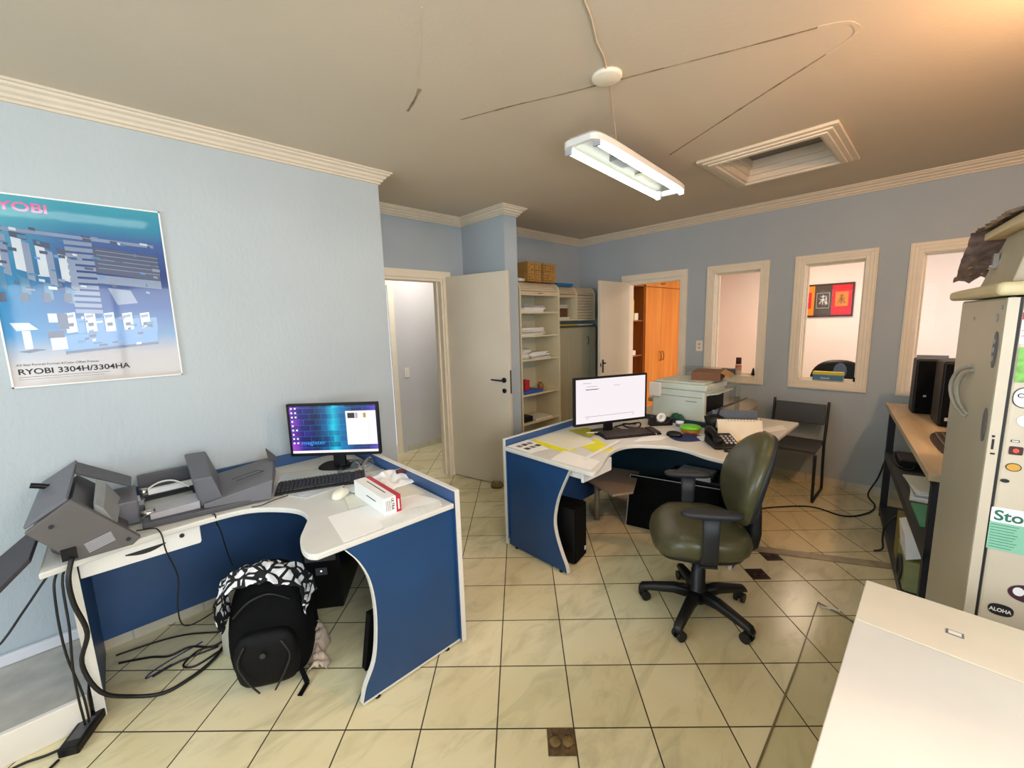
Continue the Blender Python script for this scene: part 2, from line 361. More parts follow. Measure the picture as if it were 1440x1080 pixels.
# skirting tiles
def skirt(name, p, q, nrm, label, h=.075):
    p = Vector((*p, 0)); q = Vector((*q, 0)); L_ = (q-p).length; d = (q-p)/L_; n = Vector((*nrm, 0)); mb = MB(); t = 0
    while t < L_-.01:
        e = min(t+.298, L_); a = p+d*(t+.0015); b = p+d*(e-.0015)
        mb.extr([(a.x, a.y, 0), (b.x, b.y, 0), (b.x+n.x*.011, b.y+n.y*.011, 0), (a.x+n.x*.011, a.y+n.y*.011, 0)], (0, 0, h)); t += .30
    return struct(name, mb, M_marble, label)
skirt('baseboard_right', (XR, -1.0), (XR, 1.99), (-1, 0), 'marble tile skirting under the windows')
skirt('baseboard_left', (-2.2, YL), (1.46, YL), (0, -1), 'marble tile skirting along the poster wall')
skirt('baseboard_corridor', (2.55, 4.6), (3.35, 4.6), (0, -1), 'marble skirting in the corridor')
skirt('baseboard_pillar', (2.69, 2.86), (2.69, 3.48), (-1, 0), 'marble skirting behind the open door')
# low marble slab with white front along the left wall
struct('trim_2', MB().box(-2.2, 2.30, 0, -.245, YL-.012, .125), mat('streaky_grey_marble', (176, 172, 162), .35, var=.18, vscale=9), 'low streaky marble ledge along the left wall')
struct('trim_3', MB().box(-2.2, 2.275, 0, -.245, 2.299, .128), mat('white_ledge_front', (232, 226, 214), .5, var=.03), 'white front edge of the marble ledge', bevel=.004)
struct('trim_4', MB().box(-2.2, 2.77, .126, -.245, 2.794, .175), mat('white_ledge_lip', (222, 222, 226), .5, var=.03), 'white strip on the wall above the marble ledge', bevel=.004)
# threshold strip across the floor
def strip_pts(): return [(2.86, 1.09), (3.50, -.14)]
a_, b_ = [Vector((*p, 0)) for p in strip_pts()]; dd = (b_-a_).normalized(); nn = Vector((dd.y, -dd.x, 0))
s_ = MB().extr([a_, b_, b_+nn*.075, a_+nn*.075], (0, 0, .006)); 
struct('trim_5', s_, mat('threshold_marble', (158, 146, 118), .3, var=.2, vscale=12), 'narrow marble threshold strip set across the floor', bevel=.002)

# windows in the right wall
def window(i, a, b_, label):
    mb = MB()
    def frame(y0, y1, z0, z1, wd, xa, xb):
        mb.box(xa, y0, z0, xb, y0+wd, z1); mb.box(xa, y1-wd, z0, xb, y1, z1); mb.box(xa, y0+wd, z0, xb, y1-wd, z0+wd); mb.box(xa, y0+wd, z1-wd, xb, y1-wd, z1)
    frame(a-.066, b_+.066, WZ0-.066, WZ1+.062, .052, XR-.018, XR+.001)
    frame(a-.058, b_+.058, WZ0-.058, WZ1+.054, .020, XR-.026, XR-.017)
    frame(a-.016, b_+.016, WZ0-.016, WZ1+.016, .030, XR-.012, XR+.03)
    frame(a+.001, b_-.001, WZ0+.001, WZ1-.001, .018, XR+.03, XR+.12)
    frame(a+.018, b_-.018, WZ0+.018, WZ1-.018, .014, XR+.085, XR+.115)
    w_ = struct('window_%d' % i, mb, M_trim, label, bevel=.003)
    obj('glass_pane', MB().box(XR+.10, a+.025, WZ0+.025, XR+.104, b_-.025, WZ1-.025), M_glass, w_)
    return w_
window(1, *wins[0], 'cream framed window nearest the doorway')
window(2, *wins[1], 'middle cream framed window showing the red and black picture')
window(3, *wins[2], 'cream framed window behind the black computer towers')

# doorway 2 casing and leaf
mb = MB()
mb.box(XR-.018, dy0-.066, 0, XR, dy0-.004, 2.03); mb.box(XR-.018, dy1+.004, 0, XR, dy1+.066, 2.03); mb.box(XR-.018, dy0-.066, 2.03, XR, dy1+.066, 2.10)
mb.box(XR-.006, dy0-.003, 0, XR+.126, dy0+.018, 1.99); mb.box(XR-.006, dy1-.018, 0, XR+.126, dy1+.003, 1.99); mb.box(XR-.006, dy0-.003, 1.99, XR+.126, dy1+.003, 2.029)
d2 = struct('door_2', mb, M_trim, 'cream door frame of the doorway to the next room')
hp = Vector((4.585, 2.715, 0)); fp = Vector((3.965, 2.715, 0)); dv = (fp-hp).normalized(); nv = Vector((dv.y, -dv.x, 0))*.033
if nv.y > 0: nv = -nv
L2 = obj('leaf', MB().extr([hp+Vector((0, 0, .01)), fp+Vector((0, 0, .01)), fp+nv+Vector((0, 0, .01)), hp+nv+Vector((0, 0, .01))], (0, 0, 2.0)), M_door, d2, bevel=.002)
q = fp-dv*.05+nv*1.05
lk = MB(); lk.bar(q+Vector((0, -.004, .98)), q+Vector((0, -.004, 1.13)), .02, .006, up=(0, 1, 0)); lk.cyl(q+Vector((0, 0, 1.09)), q+Vector((0, -.04, 1.09)), .008); lk.cyl(q+Vector((-.045, 0, 1.09)), q+Vector((-.04, -.004, 1.05)), .006)
obj('handle', lk, M_black, L2)

# doorway 1 casing, leaf, handle
mb = MB()
mb.box(1.535, YD-.018, 0, 1.597, YD, 2.02); mb.box(2.423, YD-.018, 0, 2.515, YD, 2.02); mb.box(1.535, YD-.018, 2.02, 2.515, YD, 2.09)
mb.box(1.598, YD-.006, 0, 1.618, YD+.126, 1.995); mb.box(2.402, YD-.006, 0, 2.422, YD+.126, 1.995); mb.box(1.598, YD-.006, 1.995, 2.422, YD+.126, 2.019)
mb.box(2.385, YD+.05, 0, 2.402, YD+.09, 1.995)
d1 = struct('door_1', mb, M_trim, 'cream door frame of the entrance to the corridor')
hp = Vector((2.452, YD-.025, 0)); fp = Vector((2.612, 2.755, 0)); dv = (fp-hp).normalized(); nv = Vector((-dv.y, dv.x, 0))*.035
if nv.x < 0: nv = -nv
z1 = Vector((0, 0, .01))
L1 = obj('leaf', MB().extr([hp+z1, fp+z1, fp+nv+z1, hp+nv+z1], (0, 0, 2.03)), M_door, d1, bevel=.002)
q = fp-dv*.06
M_handle = mat('dark_blue_grey_metal', (44, 50, 66), .35, metal=.7)
h = MB(); h.cyl(q+Vector((.004, 0, 1.045)), q+Vector((-.012, 0, 1.045)), .024); h.cyl(q+Vector((0, 0, 1.045)), q+Vector((-.05, 0, 1.045)), .009)
h.cyl(q+Vector((-.046, 0, 1.045)), q-dv*.11+Vector((-.046, 0, 1.05)), .0085, .007)
h.cyl(q+Vector((.004, 0, .945)), q+Vector((-.010, 0, .945)), .022)
obj('handle', h, M_handle, L1)
obj('lock_plate', MB().bar(fp+nv*.5+Vector((0, 0, .92))+dv*.001, fp+nv*.5+Vector((0, 0, 1.14))+dv*.001, .02, .002, up=tuple(dv)), M_steel, L1)
# corridor door casing
mb = MB(); mb.box(2.405, 4.582, 0, 2.475, 4.6, 2.11); mb.box(1.66, 4.582, 2.05, 2.404, 4.6, 2.11); mb.box(1.66, 4.582, 0, 1.73, 4.6, 2.05); mb.box(1.73, 4.61, 0, 2.405, 4.65, 2.05)
struct('door_3', mb, M_trim, 'cream door frame in the corridor')

# ceiling hatch
ht = thing('ceiling_hatch', 'rectangular attic hatch with stepped cream moulding in the ceiling', 'hatch', (3.405, .88, CZ))
mb = MB()
def ring(mb, x0, x1, y0, y1, wd, za, zb):
    mb.box(x0, y0, za, x0+wd, y1, zb); mb.box(x1-wd, y0, za, x1, y1, zb); mb.box(x0+wd, y0, za, x1-wd, y0+wd, zb); mb.box(x0+wd, y1-wd, za, x1-wd, y1, zb)
ring(mb, -.405, .405, -.385, .385, .035, -.018, 0); ring(mb, -.375, .375, -.355, .355, .03, -.028, 0); ring(mb, -.348, .348, -.328, .328, .034, -.036, 0)
ring(mb, -.316, .316, -.292, .292, .016, -.02, .12); ring(mb, -.302, .302, -.278, .278, .022, .02, .12); ring(mb, -.284, .284, -.260, .260, .022, .06, .12)
obj('frame', mb, M_crown, ht, bevel=.003)
obj('panel', MB().box(-.315, -.291, .12, .315, .291, .135), mat('hatch_panel_grey', (128, 122, 118), .7, var=.18, vscale=5), ht)

# ceiling cable, plaster repair lines
M_crack = mat('plaster_crack', (140, 122, 98), .9, var=.5, vscale=14)
M_patch = mat('plaster_patch', (206, 190, 168), .9, var=.08, vscale=10)
def flatstrip(pts, w_, z, mb=None, mi=0):
    mb = mb or MB(); P = [Vector((*p, 0)) for p in smoothpath(pts, 6)]
    for i in range(len(P)-1):
        d = (P[i+1]-P[i]).normalized(); n = Vector((-d.y, d.x, 0))
        wa = w_*(.5+.9*abs(noise.noise(P[i]*9))); 
        mb.extr([P[i]-n*wa/2, P[i+1]-n*wa/2, P[i+1]+n*wa/2, P[i]+n*wa/2], (0, 0, .0015), mi)
    for k in range(len(mb.v)): pass
    mb.v = [(x, y, z_ if z_ > 1 else z_+z) for x, y, z_ in mb.v]
    return mb
struct('trim_6', flatstrip([(1.44, 1.83), (1.55, 1.55), (1.66, 1.31), (1.80, .97), (1.92, .68), (2.02, .42)], .012, CZ-.0016), M_crack, 'long crack line in the ceiling plaster')
struct('trim_7', flatstrip([(2.24, .43), (2.40, .72), (2.56, 1.0), (2.75, 1.33)], .012, CZ-.0016), M_crack, 'second crack line towards the lamp')
struct('trim_8', flatstrip([(2.02, .42), (2.08, .335), (2.17, .325), (2.235, .41), (2.3, .55)], .03, CZ-.0012), M_patch, 'curved plaster repair joining the two cracks')
struct('trim_9', flatstrip([(1.19, 1.93), (1.165, 1.83), (1.13, 1.72)], .018, CZ-.0016), M_crack, 'dark scuff on the ceiling')
struct('trim_10', flatstrip([(.88, 1.30), (.97, 1.46), (1.05, 1.60), (1.1, 1.70)], .010, CZ-.0012), M_patch, 'pale repair line on the ceiling')

# ============================================================ LAMPS
M_tube = bpy.data.materials.new('lit_tube'); M_tube.use_nodes = True
_b = M_tube.node_tree.nodes['Principled BSDF']; _b.inputs['Emission Color'].default_value = (.93, 1.0, .93, 1); _b.inputs['Emission Strength'].default_value = 11; _b.inputs['Base Color'].default_value = (1, 1, 1, 1)
def fixture(label, loc, rz):
    t = thing('ceiling_lamp', label, 'lamp', loc, rz, 'twin tube ceiling lamps')
    o1 = srect(.625, .118, 40, 7); o2 = srect(.60, .100, 40, 8)
    mb = MB(); n = 40
    vs = [(x, y, 0) for x, y in o1]+[(x, y, .03) for x, y in o1]+[(x*.97, y*.86, .046) for x, y in o1]+[(x, y, 0) for x, y in o2]
    vs += [(x, y, .04) for x, y in o2]
    fs = []
    for i in range(n):
        j = (i+1) % n
        fs += [(i, j, n+j, n+i), (n+i, n+j, 2*n+j, 2*n+i), (j, i, 3*n+i, 3*n+j), (3*n+j, 3*n+i, 4*n+i, 4*n+j)]
    fs.append(tuple(range(2*n, 3*n)))
    mb.add(vs, fs); obj('housing', mb, M_white, t)
    obj('reflector', MB().extr([(x, y, .034) for x, y in o2], (0, 0, .005)), mat('reflector_grey', (66, 64, 50), .5), t)
    for s in (-1, 1):
        obj('tube', MB().cyl((-.575, s*.083, -.006), (.575, s*.083, -.010), .0135, n=18), M_tube, t)
        for e_ in (-.59, .575): obj('tube_socket', MB().box(e_, s*.083-.018, -.024, e_+.015, s*.083+.018, .034), M_lgrey, t)
    obj('ballast', MB().box(-.25, -.028, .014, -.10, .028, .034), M_dgrey, t); obj('cover_plate', MB().box(.12, -.05, .018, .34, .05, .034), mat('plate_grey', (150, 146, 128), .5), t)
    wv = MB(); wv.tube([(-.2, 0, .038), (-.235, .01, .07), (-.25, .03, .11), (-.24, .025, CZ-loc[2])], .0022, 6); wv.tube([(-.3, -.02, .05), (-.262, .005, .09), (-.245, .02, .12), (-.236, .012, CZ-loc[2])], .0022, 6)
    obj('cord', wv, M_lgrey, t)
    return t
lamp = fixture('twin tube fluorescent lamp hanging under the ceiling rose', (2.43, 1.405, 2.455), 4.4)
dup(lamp, (-.25, .98, 2.455), 0, 'twin tube fluorescent lamp above the desk with the scanners')
rose = thing('ceiling_rose', 'round white ceiling rose with cable above the tube lamp', 'ceiling rose', (1.685, 1.109, CZ))
obj('cap', MB().lathe([(0, -.016), (.055, -.016), (.064, -.011), (.066, 0)], n=32), M_trim, rose)
cb = MB(); cb.tube([(-.05, -.03, -.004), (-.13, -.07, -.004), (-.22, -.10, -.004), (-.30, -.14, -.004), (-.42, -.19, -.004), (-.8, -.3, -.004), (-1.9, -.13, -.004)], .0035, 6)
cb.tube([(.06, .02, -.006), (.20, .10, -.01), (.33, .17, -.03), (.48, .25, -.08), (.5, .27, -.12)], .0022, 6)
obj('cord', cb, mat('white_cord', (196, 182, 158), .6), rose)

pb_ = thing('pendant_bulb', 'bare warm light bulb on a short cord near the fridge', 'lamp', (2.10, -.50, CZ))
_mb = mat('warm_bulb_glass', (255, 190, 120), .4, emit=6)
obj('bulb', MB().lathe([(0, -.155), (.018, -.15), (.028, -.13), (.026, -.11), (.014, -.09), (.012, -.085), (0, -.085)]), _mb, pb_)
obj('socket', MB().lathe([(0, -.085), (.015, -.085), (.016, -.05), (.005, -.045), (0, -.045)]), M_white, pb_)
obj('cord', MB().cyl((0, 0, -.045), (0, 0, 0), .003, n=8), M_white, pb_)

# ============================================================ POSTER
ps = thing('framed_poster', 'large glossy blue printing machine poster in a thin white frame', 'poster', (-.04, YL, 1.763))
W_, H_ = .294, .413
mb = MB(); ring2 = lambda: None
for q in [(-W_, -.012, -H_, -W_+.006, -.001, H_), (W_-.006, -.012, -H_, W_, -.001, H_), (-W_, -.012, -H_, W_, -.001, -H_+.006), (-W_, -.012, H_-.006, W_, -.001, H_)]: mb.box(*q)
obj('frame', mb, M_paper, ps)
def poster_mat():
    m = bpy.data.materials.new('poster_print'); m.use_nodes = True; nt = m.node_tree; b = nt.nodes['Principled BSDF']; N = nt.nodes.new; L = nt.links.new
    tc = N('ShaderNodeTexCoord'); sx = N('ShaderNodeSeparateXYZ'); L(tc.outputs['Object'], sx.inputs[0])
    mr = N('ShaderNodeMapRange'); mr.inputs['From Min'].default_value = -H_; mr.inputs['From Max'].default_value = H_; L(sx.outputs['Z'], mr.inputs['Value'])
    r = N('ShaderNodeValToRGB'); cr = r.color_ramp
    cr.elements[0].position = 0; cr.elements[0].color = (*lin((186, 180, 174)), 1); cr.elements[1].position = 1; cr.elements[1].color = (*lin((60, 150, 170)), 1)
    for p_, c_ in [(.16, (180, 176, 176)), (.26, (110, 146, 186)), (.42, (70, 100, 160)), (.62, (42, 60, 120)), (.8, (60, 92, 150)), (.88, (40, 130, 160))]:
        e = cr.elements.new(p_); e.color = (*lin(c_), 1)
    L(mr.outputs[0], r.inputs['Fac'])
    mx = N('ShaderNodeMapRange'); mx.inputs['From Min'].default_value = -W_; mx.inputs['From Max'].default_value = -.02; mx.inputs['To Min'].default_value = .75; mx.inputs['To Max'].default_value = 0; L(sx.outputs['X'], mx.inputs['Value'])
    mi = N('ShaderNodeMixRGB'); L(mx.outputs[0], mi.inputs[0]); L(r.outputs[0], mi.inputs[1])
    r2 = N('ShaderNodeValToRGB'); c2 = r2.color_ramp; c2.elements[0].position = .1; c2.elements[0].color = (*lin((206, 202, 200)), 1); c2.elements[1].position = .28; c2.elements[1].color = (*lin((20, 140, 200)), 1)
    e = c2.elements.new(.6); e.color = (*lin((40, 150, 190)), 1); e = c2.elements.new(.9); e.color = (*lin((90, 170, 180)), 1); L(mr.outputs[0], r2.inputs['Fac']); L(r2.outputs[0], mi.inputs[2])
    L(mi.outputs[0], b.inputs['Base Color']); b.inputs['Specular IOR Level'].default_value = .2; b.inputs['Roughness'].default_value = .4; b.inputs['Coat Weight'].default_value = .35; b.inputs['Coat Roughness'].default_value = .05
    n2 = N('ShaderNodeTexNoise'); n2.inputs['Scale'].default_value = 6; L(tc.outputs['Object'], n2.inputs['Vector']); bp = N('ShaderNodeBump'); bp.inputs['Strength'].default_value = .06; bp.inputs['Distance'].default_value = .01
    L(n2.outputs['Fac'], bp.inputs['Height']); L(bp.outputs[0], b.inputs['Coat Normal'])
    return m
obj('print', MB().box(-W_+.005, -.008, -H_+.005, W_-.005, -.002, H_-.005), poster_mat(), ps)
PC = [mat('poster_white', (186, 196, 204), .35, coat=.5), mat('poster_grey', (112, 128, 156), .35, coat=.5), mat('poster_blue', (70, 130, 190), .35, coat=.5), mat('poster_dark', (40, 52, 88), .35, coat=.5), mat('poster_teal', (34, 110, 150), .35, coat=.5)]
art = MB()
_lay = [0]
def pq(pts, mi): _lay[0] += 1; art.extr([(x, -.0081, z) for x, z in pts], (0, -.0002-.00002*_lay[0], 0), mi)
def pr(x0, z0, x1, z1, mi, k=0): pq([(x0, z0), (x1, z0+k), (x1, z1+k), (x0, z1)], mi)
# small press line at the bottom of the poster
for i in range(5):
    x = -.10+i*.065; k = .006
    pr(x, -.18, x+.036, -.09+.0*i, 0, k); pr(x+.036, -.185, x+.062, -.115, 2, k); pr(x+.004, -.112, x+.03, -.10, 1, k); pr(x+.008, -.15, x+.026, -.135, 3, .002)
pr(-.115, -.265, .215, -.19, 2, .03); pr(-.115, -.275, .215, -.262, 3, .03); pr(-.155, -.255, -.105, -.20, 0, .004); pr(-.16, -.20, -.11, -.17, 3, .002); pr(-.15, -.13, -.122, -.09, 0); pr(-.12, -.16, -.09, -.09, 3)
# delivery stand
pq([(-.265, -.13), (-.21, -.13), (-.185, -.16), (-.25, -.165)], 0); pr(-.235, -.245, -.21, -.165, 0); pq([(-.255, -.255), (-.205, -.245), (-.17, -.25), (-.225, -.262)], 3)
# large press units
for i in range(4):
    x = -.28+i*.065; zt = .27-.03*i
    pr(x, .12-.02*i, x+.028, zt, 0, -.01); pr(x+.028, .08-.02*i, x+.05, zt-.02, 1, -.01); pr(x-.002, zt-.005, x+.045, zt+.02, 3, -.012)
    pr(x+.004, .02-.02*i, x+.03, .09-.02*i, 4, -.01); pr(x-.004, -.04, x+.02, 0, 3)
for i in range(12): pr(-.06, .22-.028*i, .03, .238-.028*i, 1, -.004)
pr(.03, .10, .26, .22, 3, -.03); pr(.03, .05, .26, .09, 1, -.02); pq([(.06, .03), (.14, .02), (.16, -.04), (.085, -.05)], 1)
for i in range(5): pr(.04, .20-.02*i, .26, .203-.02*i, 1, -.02)
pr(-.27, .26, .25, .275, 1, -.03)
_rs = random.Random(3)
for i in range(85):
    x = _rs.uniform(-.28, .24); zc_ = _rs.uniform(.0, .27) if i < 55 else _rs.uniform(-.25, -.10)
    if i >= 55: x = _rs.uniform(-.10, .20)
    pr(x, zc_, x+_rs.uniform(.008, .03), zc_+_rs.uniform(.004, .014), _rs.choice([0, 1, 3, 3, 4, 2]), -.003 if i < 55 else .003)
obj('printed_picture', art, PC, ps)
M_pink = mat('pink_ink', (206, 90, 150), .35, coat=1)
txt('heading_lettering', 'RYOBI', .052, M_pink, ps, (-.275, -.0085, .345), sx=1.25, bold=.0012)
txt('title_lettering', 'RYOBI 3304H/3304HA', .034, M_ink, ps, (-.27, -.0085, -.355), sx=1.12, bold=.0007)
txt('subtitle_lettering', 'A3-Size Portrait Format 4-Color Offset Presses', .014, M_ink, ps, (-.27, -.0085, -.318), sx=.95)
obj('rule_line', MB().box(-.27, -.0085, -.368, .02, -.0080, -.3665).box(-.27, -.0085, -.378, .0, -.0080, -.377), M_ink, ps)

# ============================================================ DESKS
def strip3(pts, w_, thick, axis):      # helper: thin band following points (edge banding)
    pass
def corner_desk_left():
    t = thing('corner_desk', 'blue and grey corner desk below the poster with scanners and monitor', 'desk', (.4, 2.17, 0))
    ox, oy = .4, 2.17
    curve = smoothpath([(-.286, 2.155), (-.05, 2.215), (.09, 2.232), (.26, 2.235), (.379, 2.207), (.481, 2.107), (.533, 2.01), (.535, 1.908), (.495, 1.821), (.454, 1.74), (.430, 1.646), (.432, 1.585), (.455, 1.552)], 4)
    poly = curve+[(1.07, 1.535), (1.07, 2.775), (-.286, 2.775)]
    lp = [(x-ox, y-oy) for x, y in poly]
    obj('worktop', MB().prism(lp, .713, .738), M_top, t, bevel=.006, seg=3)
    # blue rear and side panels
    obj('back_panel', MB().box(-.24-ox, 2.778-oy, .06, 1.092-ox, 2.795-oy, .80), M_bluerail, t)
    sp = obj('side_panel', MB().box(1.075-ox, 1.53-oy, .015, 1.092-ox, 2.775-oy, .795), M_bluerail, t)
    e = MB(); e.box(1.072-ox, 1.526-oy, .015, 1.096-ox, 1.531-oy, .80); e.box(1.072-ox, 1.531-oy, .796, 1.096-ox, 2.775-oy, .802)
    obj('edge_strip', e, M_edge, sp)
    cv = smoothpath([(.560, .712), (.608, .642), (.645, .547), (.66, .427), (.656, .298), (.636, .176), (.591, .088), (.572, .02)], 4)
    pl = [(x-ox, 1.55-oy, z) for x, z in cv]+[(1.073-ox, 1.55-oy, .02), (1.073-ox, 1.55-oy, .712)]
    ep = obj('end_panel', MB().extr(pl, (0, .018, 0)), M_blue, t)
    eb = MB()
    for i in range(len(cv)-1):
        (xa, za), (xb, zb) = cv[i], cv[i+1]
        eb.hexa([(xa-.004-ox, 1.547-oy, za), (xa+.001-ox, 1.547-oy, za), (xa+.001-ox, 1.571-oy, za), (xa-.004-ox, 1.571-oy, za)], [(xb-.004-ox, 1.547-oy, zb), (xb+.001-ox, 1.547-oy, zb), (xb+.001-ox, 1.571-oy, zb), (xb-.004-ox, 1.571-oy, zb)])
    eb.box(.572-ox, 1.547-oy, .012, 1.073-ox, 1.571-oy, .02)
    obj('edge_strip', eb, M_edge, ep)
    for x in (.64, 1.0): obj('foot', MB().cyl((x-ox, 1.56-oy, 0), (x-ox, 1.56-oy, .015), .014), M_black, t)
    # left leg panel
    lc = smoothpath([(2.235, .712), (2.262, .5), (2.285, .3), (2.30, .12), (2.302, .0)], 4)
    pl = [(-.225-ox, y-oy, z) for y, z in lc]+[(-.225-ox, 2.775-oy, 0), (-.225-ox, 2.775-oy, .712)]
    lg = obj('leg_panel', MB().extr(pl, (.018, 0, 0)), M_blue, t)
    eb = MB()
    for i in range(len(lc)-1):
        (ya, za), (yb, zb) = lc[i], lc[i+1]
        eb.hexa([(-.232-ox, ya-.006-oy, za), (-.200-ox, ya-.006-oy, za), (-.200-ox, ya+.001-oy, za), (-.232-ox, ya+.001-oy, za)], [(-.232-ox, yb-.006-oy, zb), (-.200-ox, yb-.006-oy, zb), (-.200-ox, yb+.001-oy, zb), (-.232-ox, yb+.001-oy, zb)])
    obj('edge_strip', eb, M_edge, lg)
    # drawer
    dp_ = [(-.198-ox, 2.262-oy, .628), (.182-ox, 2.262-oy, .625), (.187-ox, 2.262-oy, .635), (.187-ox, 2.262-oy, .708), (-.198-ox, 2.262-oy, .708)]
    dr = obj('drawer', MB().extr(dp_, (0, .02, 0)).box(-.19-ox, 2.28-oy, .64, .18-ox, 2.66-oy, .70), M_white, t, bevel=.003)
    hp_ = [(-.065+.13*k/10-ox, 2.2612-oy, .668-.016*math.sin(PI*k/10)+.004*k/10) for k in range(11)]+[(-.065+.13*k/10-ox, 2.2612-oy, .672+.004*k/10) for k in range(10, -1, -1)]
    obj('handle', MB().extr(hp_, (0, -.0008, 0)), M_ink, dr)
    obj('lock', MB().cyl((.121-ox, 2.262-oy, .685), (.121-ox, 2.257-oy, .685), .009), M_ink, dr)
    return t
corner_desk_left()
def corner_desk_right():
    t = thing('corner_desk', 'blue and grey corner desk in the room centre with papers and phone', 'desk', (2.5, 1.4, 0))
    ox, oy = 2.5, 1.4
    curve = smoothpath([(1.822, 1.37), (1.823, 1.305), (1.85, 1.283), (1.95, 1.31), (2.153, 1.393), (2.31, 1.425), (2.44, 1.385), (2.522, 1.275), (2.565, 1.19), (2.565, 1.08), (2.525, .97), (2.505, .88), (2.512, .80), (2.53, .776)], 4)
    poly = [(1.835, 2.02)]+curve+[(3.185, .755), (3.185, 2.02)]
    obj('worktop', MB().prism([(x-ox, y-oy) for x, y in poly], .713, .738), M_top, t, bevel=.006, seg=3)
    bp_ = obj('back_panel', MB().box(1.858-ox, 2.024-oy, .06, 3.205-ox, 2.041-oy, .782), M_bluerail, t)
    obj('edge_strip', MB().box(1.855-ox, 2.022-oy, .782, 3.208-ox, 2.044-oy, .787).box(1.853-ox, 2.022-oy, .02, 1.858-ox, 2.044-oy, .782), M_edge, bp_)
    obj('side_panel', MB().box(3.188-ox, .80-oy, .06, 3.205-ox, 2.022-oy, .775), mat('dark_teal_laminate', (18, 52, 66), .45), t)
    cv = smoothpath([(1.472, .712), (1.539, .572), (1.581, .468), (1.606, .342), (1.596, .25), (1.557, .145), (1.515, .06), (1.505, .015)], 4)
    pl = [(1.872-ox, y-oy, z) for y, z in cv]+[(1.872-ox, 2.022-oy, .015), (1.872-ox, 2.022-oy, .712)]
    ep = obj('end_panel', MB().extr(pl, (.018, 0, 0)), M_blue, t)
    eb = MB()
    for i in range(len(cv)-1):
        (ya, za), (yb, zb) = cv[i], cv[i+1]
        eb.hexa([(1.869-ox, ya-.005-oy, za), (1.893-ox, ya-.005-oy, za), (1.893-ox, ya+.001-oy, za), (1.869-ox, ya+.001-oy, za)], [(1.869-ox, yb-.005-oy, zb), (1.893-ox, yb-.005-oy, zb), (1.893-ox, yb+.001-oy, zb), (1.869-ox, yb+.001-oy, zb)])
    obj('edge_strip', eb, M_edge, ep)
    obj('foot', MB().cyl((1.881-ox, 1.56-oy, 0), (1.881-ox, 1.56-oy, .015), .012).cyl((1.881-ox, 1.96-oy, 0), (1.881-ox, 1.96-oy, .015), .012), M_black, t)
    cv = smoothpath([(2.572, .712), (2.64, .56), (2.665, .42), (2.672, .3), (2.66, .18), (2.63, .06), (2.62, .0)], 4)
    pl = [(x-ox, .800-oy, z) for x, z in cv]+[(3.187-ox, .800-oy, 0), (3.187-ox, .800-oy, .712)]
    ep = obj('end_panel', MB().extr(pl, (0, .018, 0)), M_blue, t)
    eb = MB()
    for i in range(len(cv)-1):
        (xa, za), (xb, zb) = cv[i], cv[i+1]
        eb.hexa([(xa-.005-ox, .797-oy, za), (xa+.001-ox, .797-oy, za), (xa+.001-ox, .821-oy, za), (xa-.005-ox, .821-oy, za)], [(xb-.005-ox, .797-oy, zb), (xb+.001-ox, .797-oy, zb), (xb+.001-ox, .821-oy, zb), (xb-.005-ox, .821-oy, zb)])
    obj('edge_strip', eb, M_edge, ep)
    # drawer under the left wing (opens towards -Y)
    dr = obj('drawer', MB().box(1.90-ox, 1.40-oy, .625, 2.20-ox, 1.418-oy, .709).box(1.91-ox, 1.418-oy, .64, 2.19-ox, 1.80-oy, .70), M_white, t, bevel=.003)
    obj('handle', MB().box(2.0-ox, 1.398-oy, .685, 2.1-ox, 1.4005-oy, .695), M_ink, dr)
    # low shelf under the corner
    obj('shelf', MB().prism([(2.42-ox, 1.53-oy), (2.56-ox, 1.45-oy), (2.95-ox, 1.62-oy), (2.86-ox, 1.95-oy), (2.58-ox, 1.95-oy)], .335, .352).cyl((2.62-ox, 1.8-oy, .0), (2.62-ox, 1.8-oy, .335), .02), mat('beige_board', (148, 130, 112), .5), t)
    return t
corner_desk_right()
# small extension table behind the right desk, with printer
et = thing('side_table', 'pale laminate side table attached beyond the right desk, holding the printer', 'table', (3.5, 1.3, 0))
obj('tabletop', MB().prism([(-.285, -.575), (.285, -.575), (.285, .62), (-.285, .62)], .713, .738), M_top, et, bevel=.005)
obj('pedestal', MB().box(-.26, -.02, 0, .22, .56, .713), M_top, et, bevel=.003)
# rounded grey table by the windows
gt = thing('round_corner_table', 'grey table with rounded corner against the window wall', 'table', (4.25, 1.6, 0))
gp = smoothpath([(-.17, .55), (-.19, .2), (-.23, -.1), (-.30, -.28), (-.22, -.42), (.0, -.44), (.18, -.40), (.30, -.36), (.345, -.34)], 4)+[(.345, .55)]
obj('tabletop', MB().prism(gp, .70, .74), mat('grey_beige_laminate', (176, 168, 154), .45), gt, bevel=.006, seg=3)
for x, y in ((-.12, -.25), (.27, -.25), (.0, .48), (.3, .48)): obj('leg', MB().cyl((x, y, 0), (x, y, .70), .018), M_steel, gt)

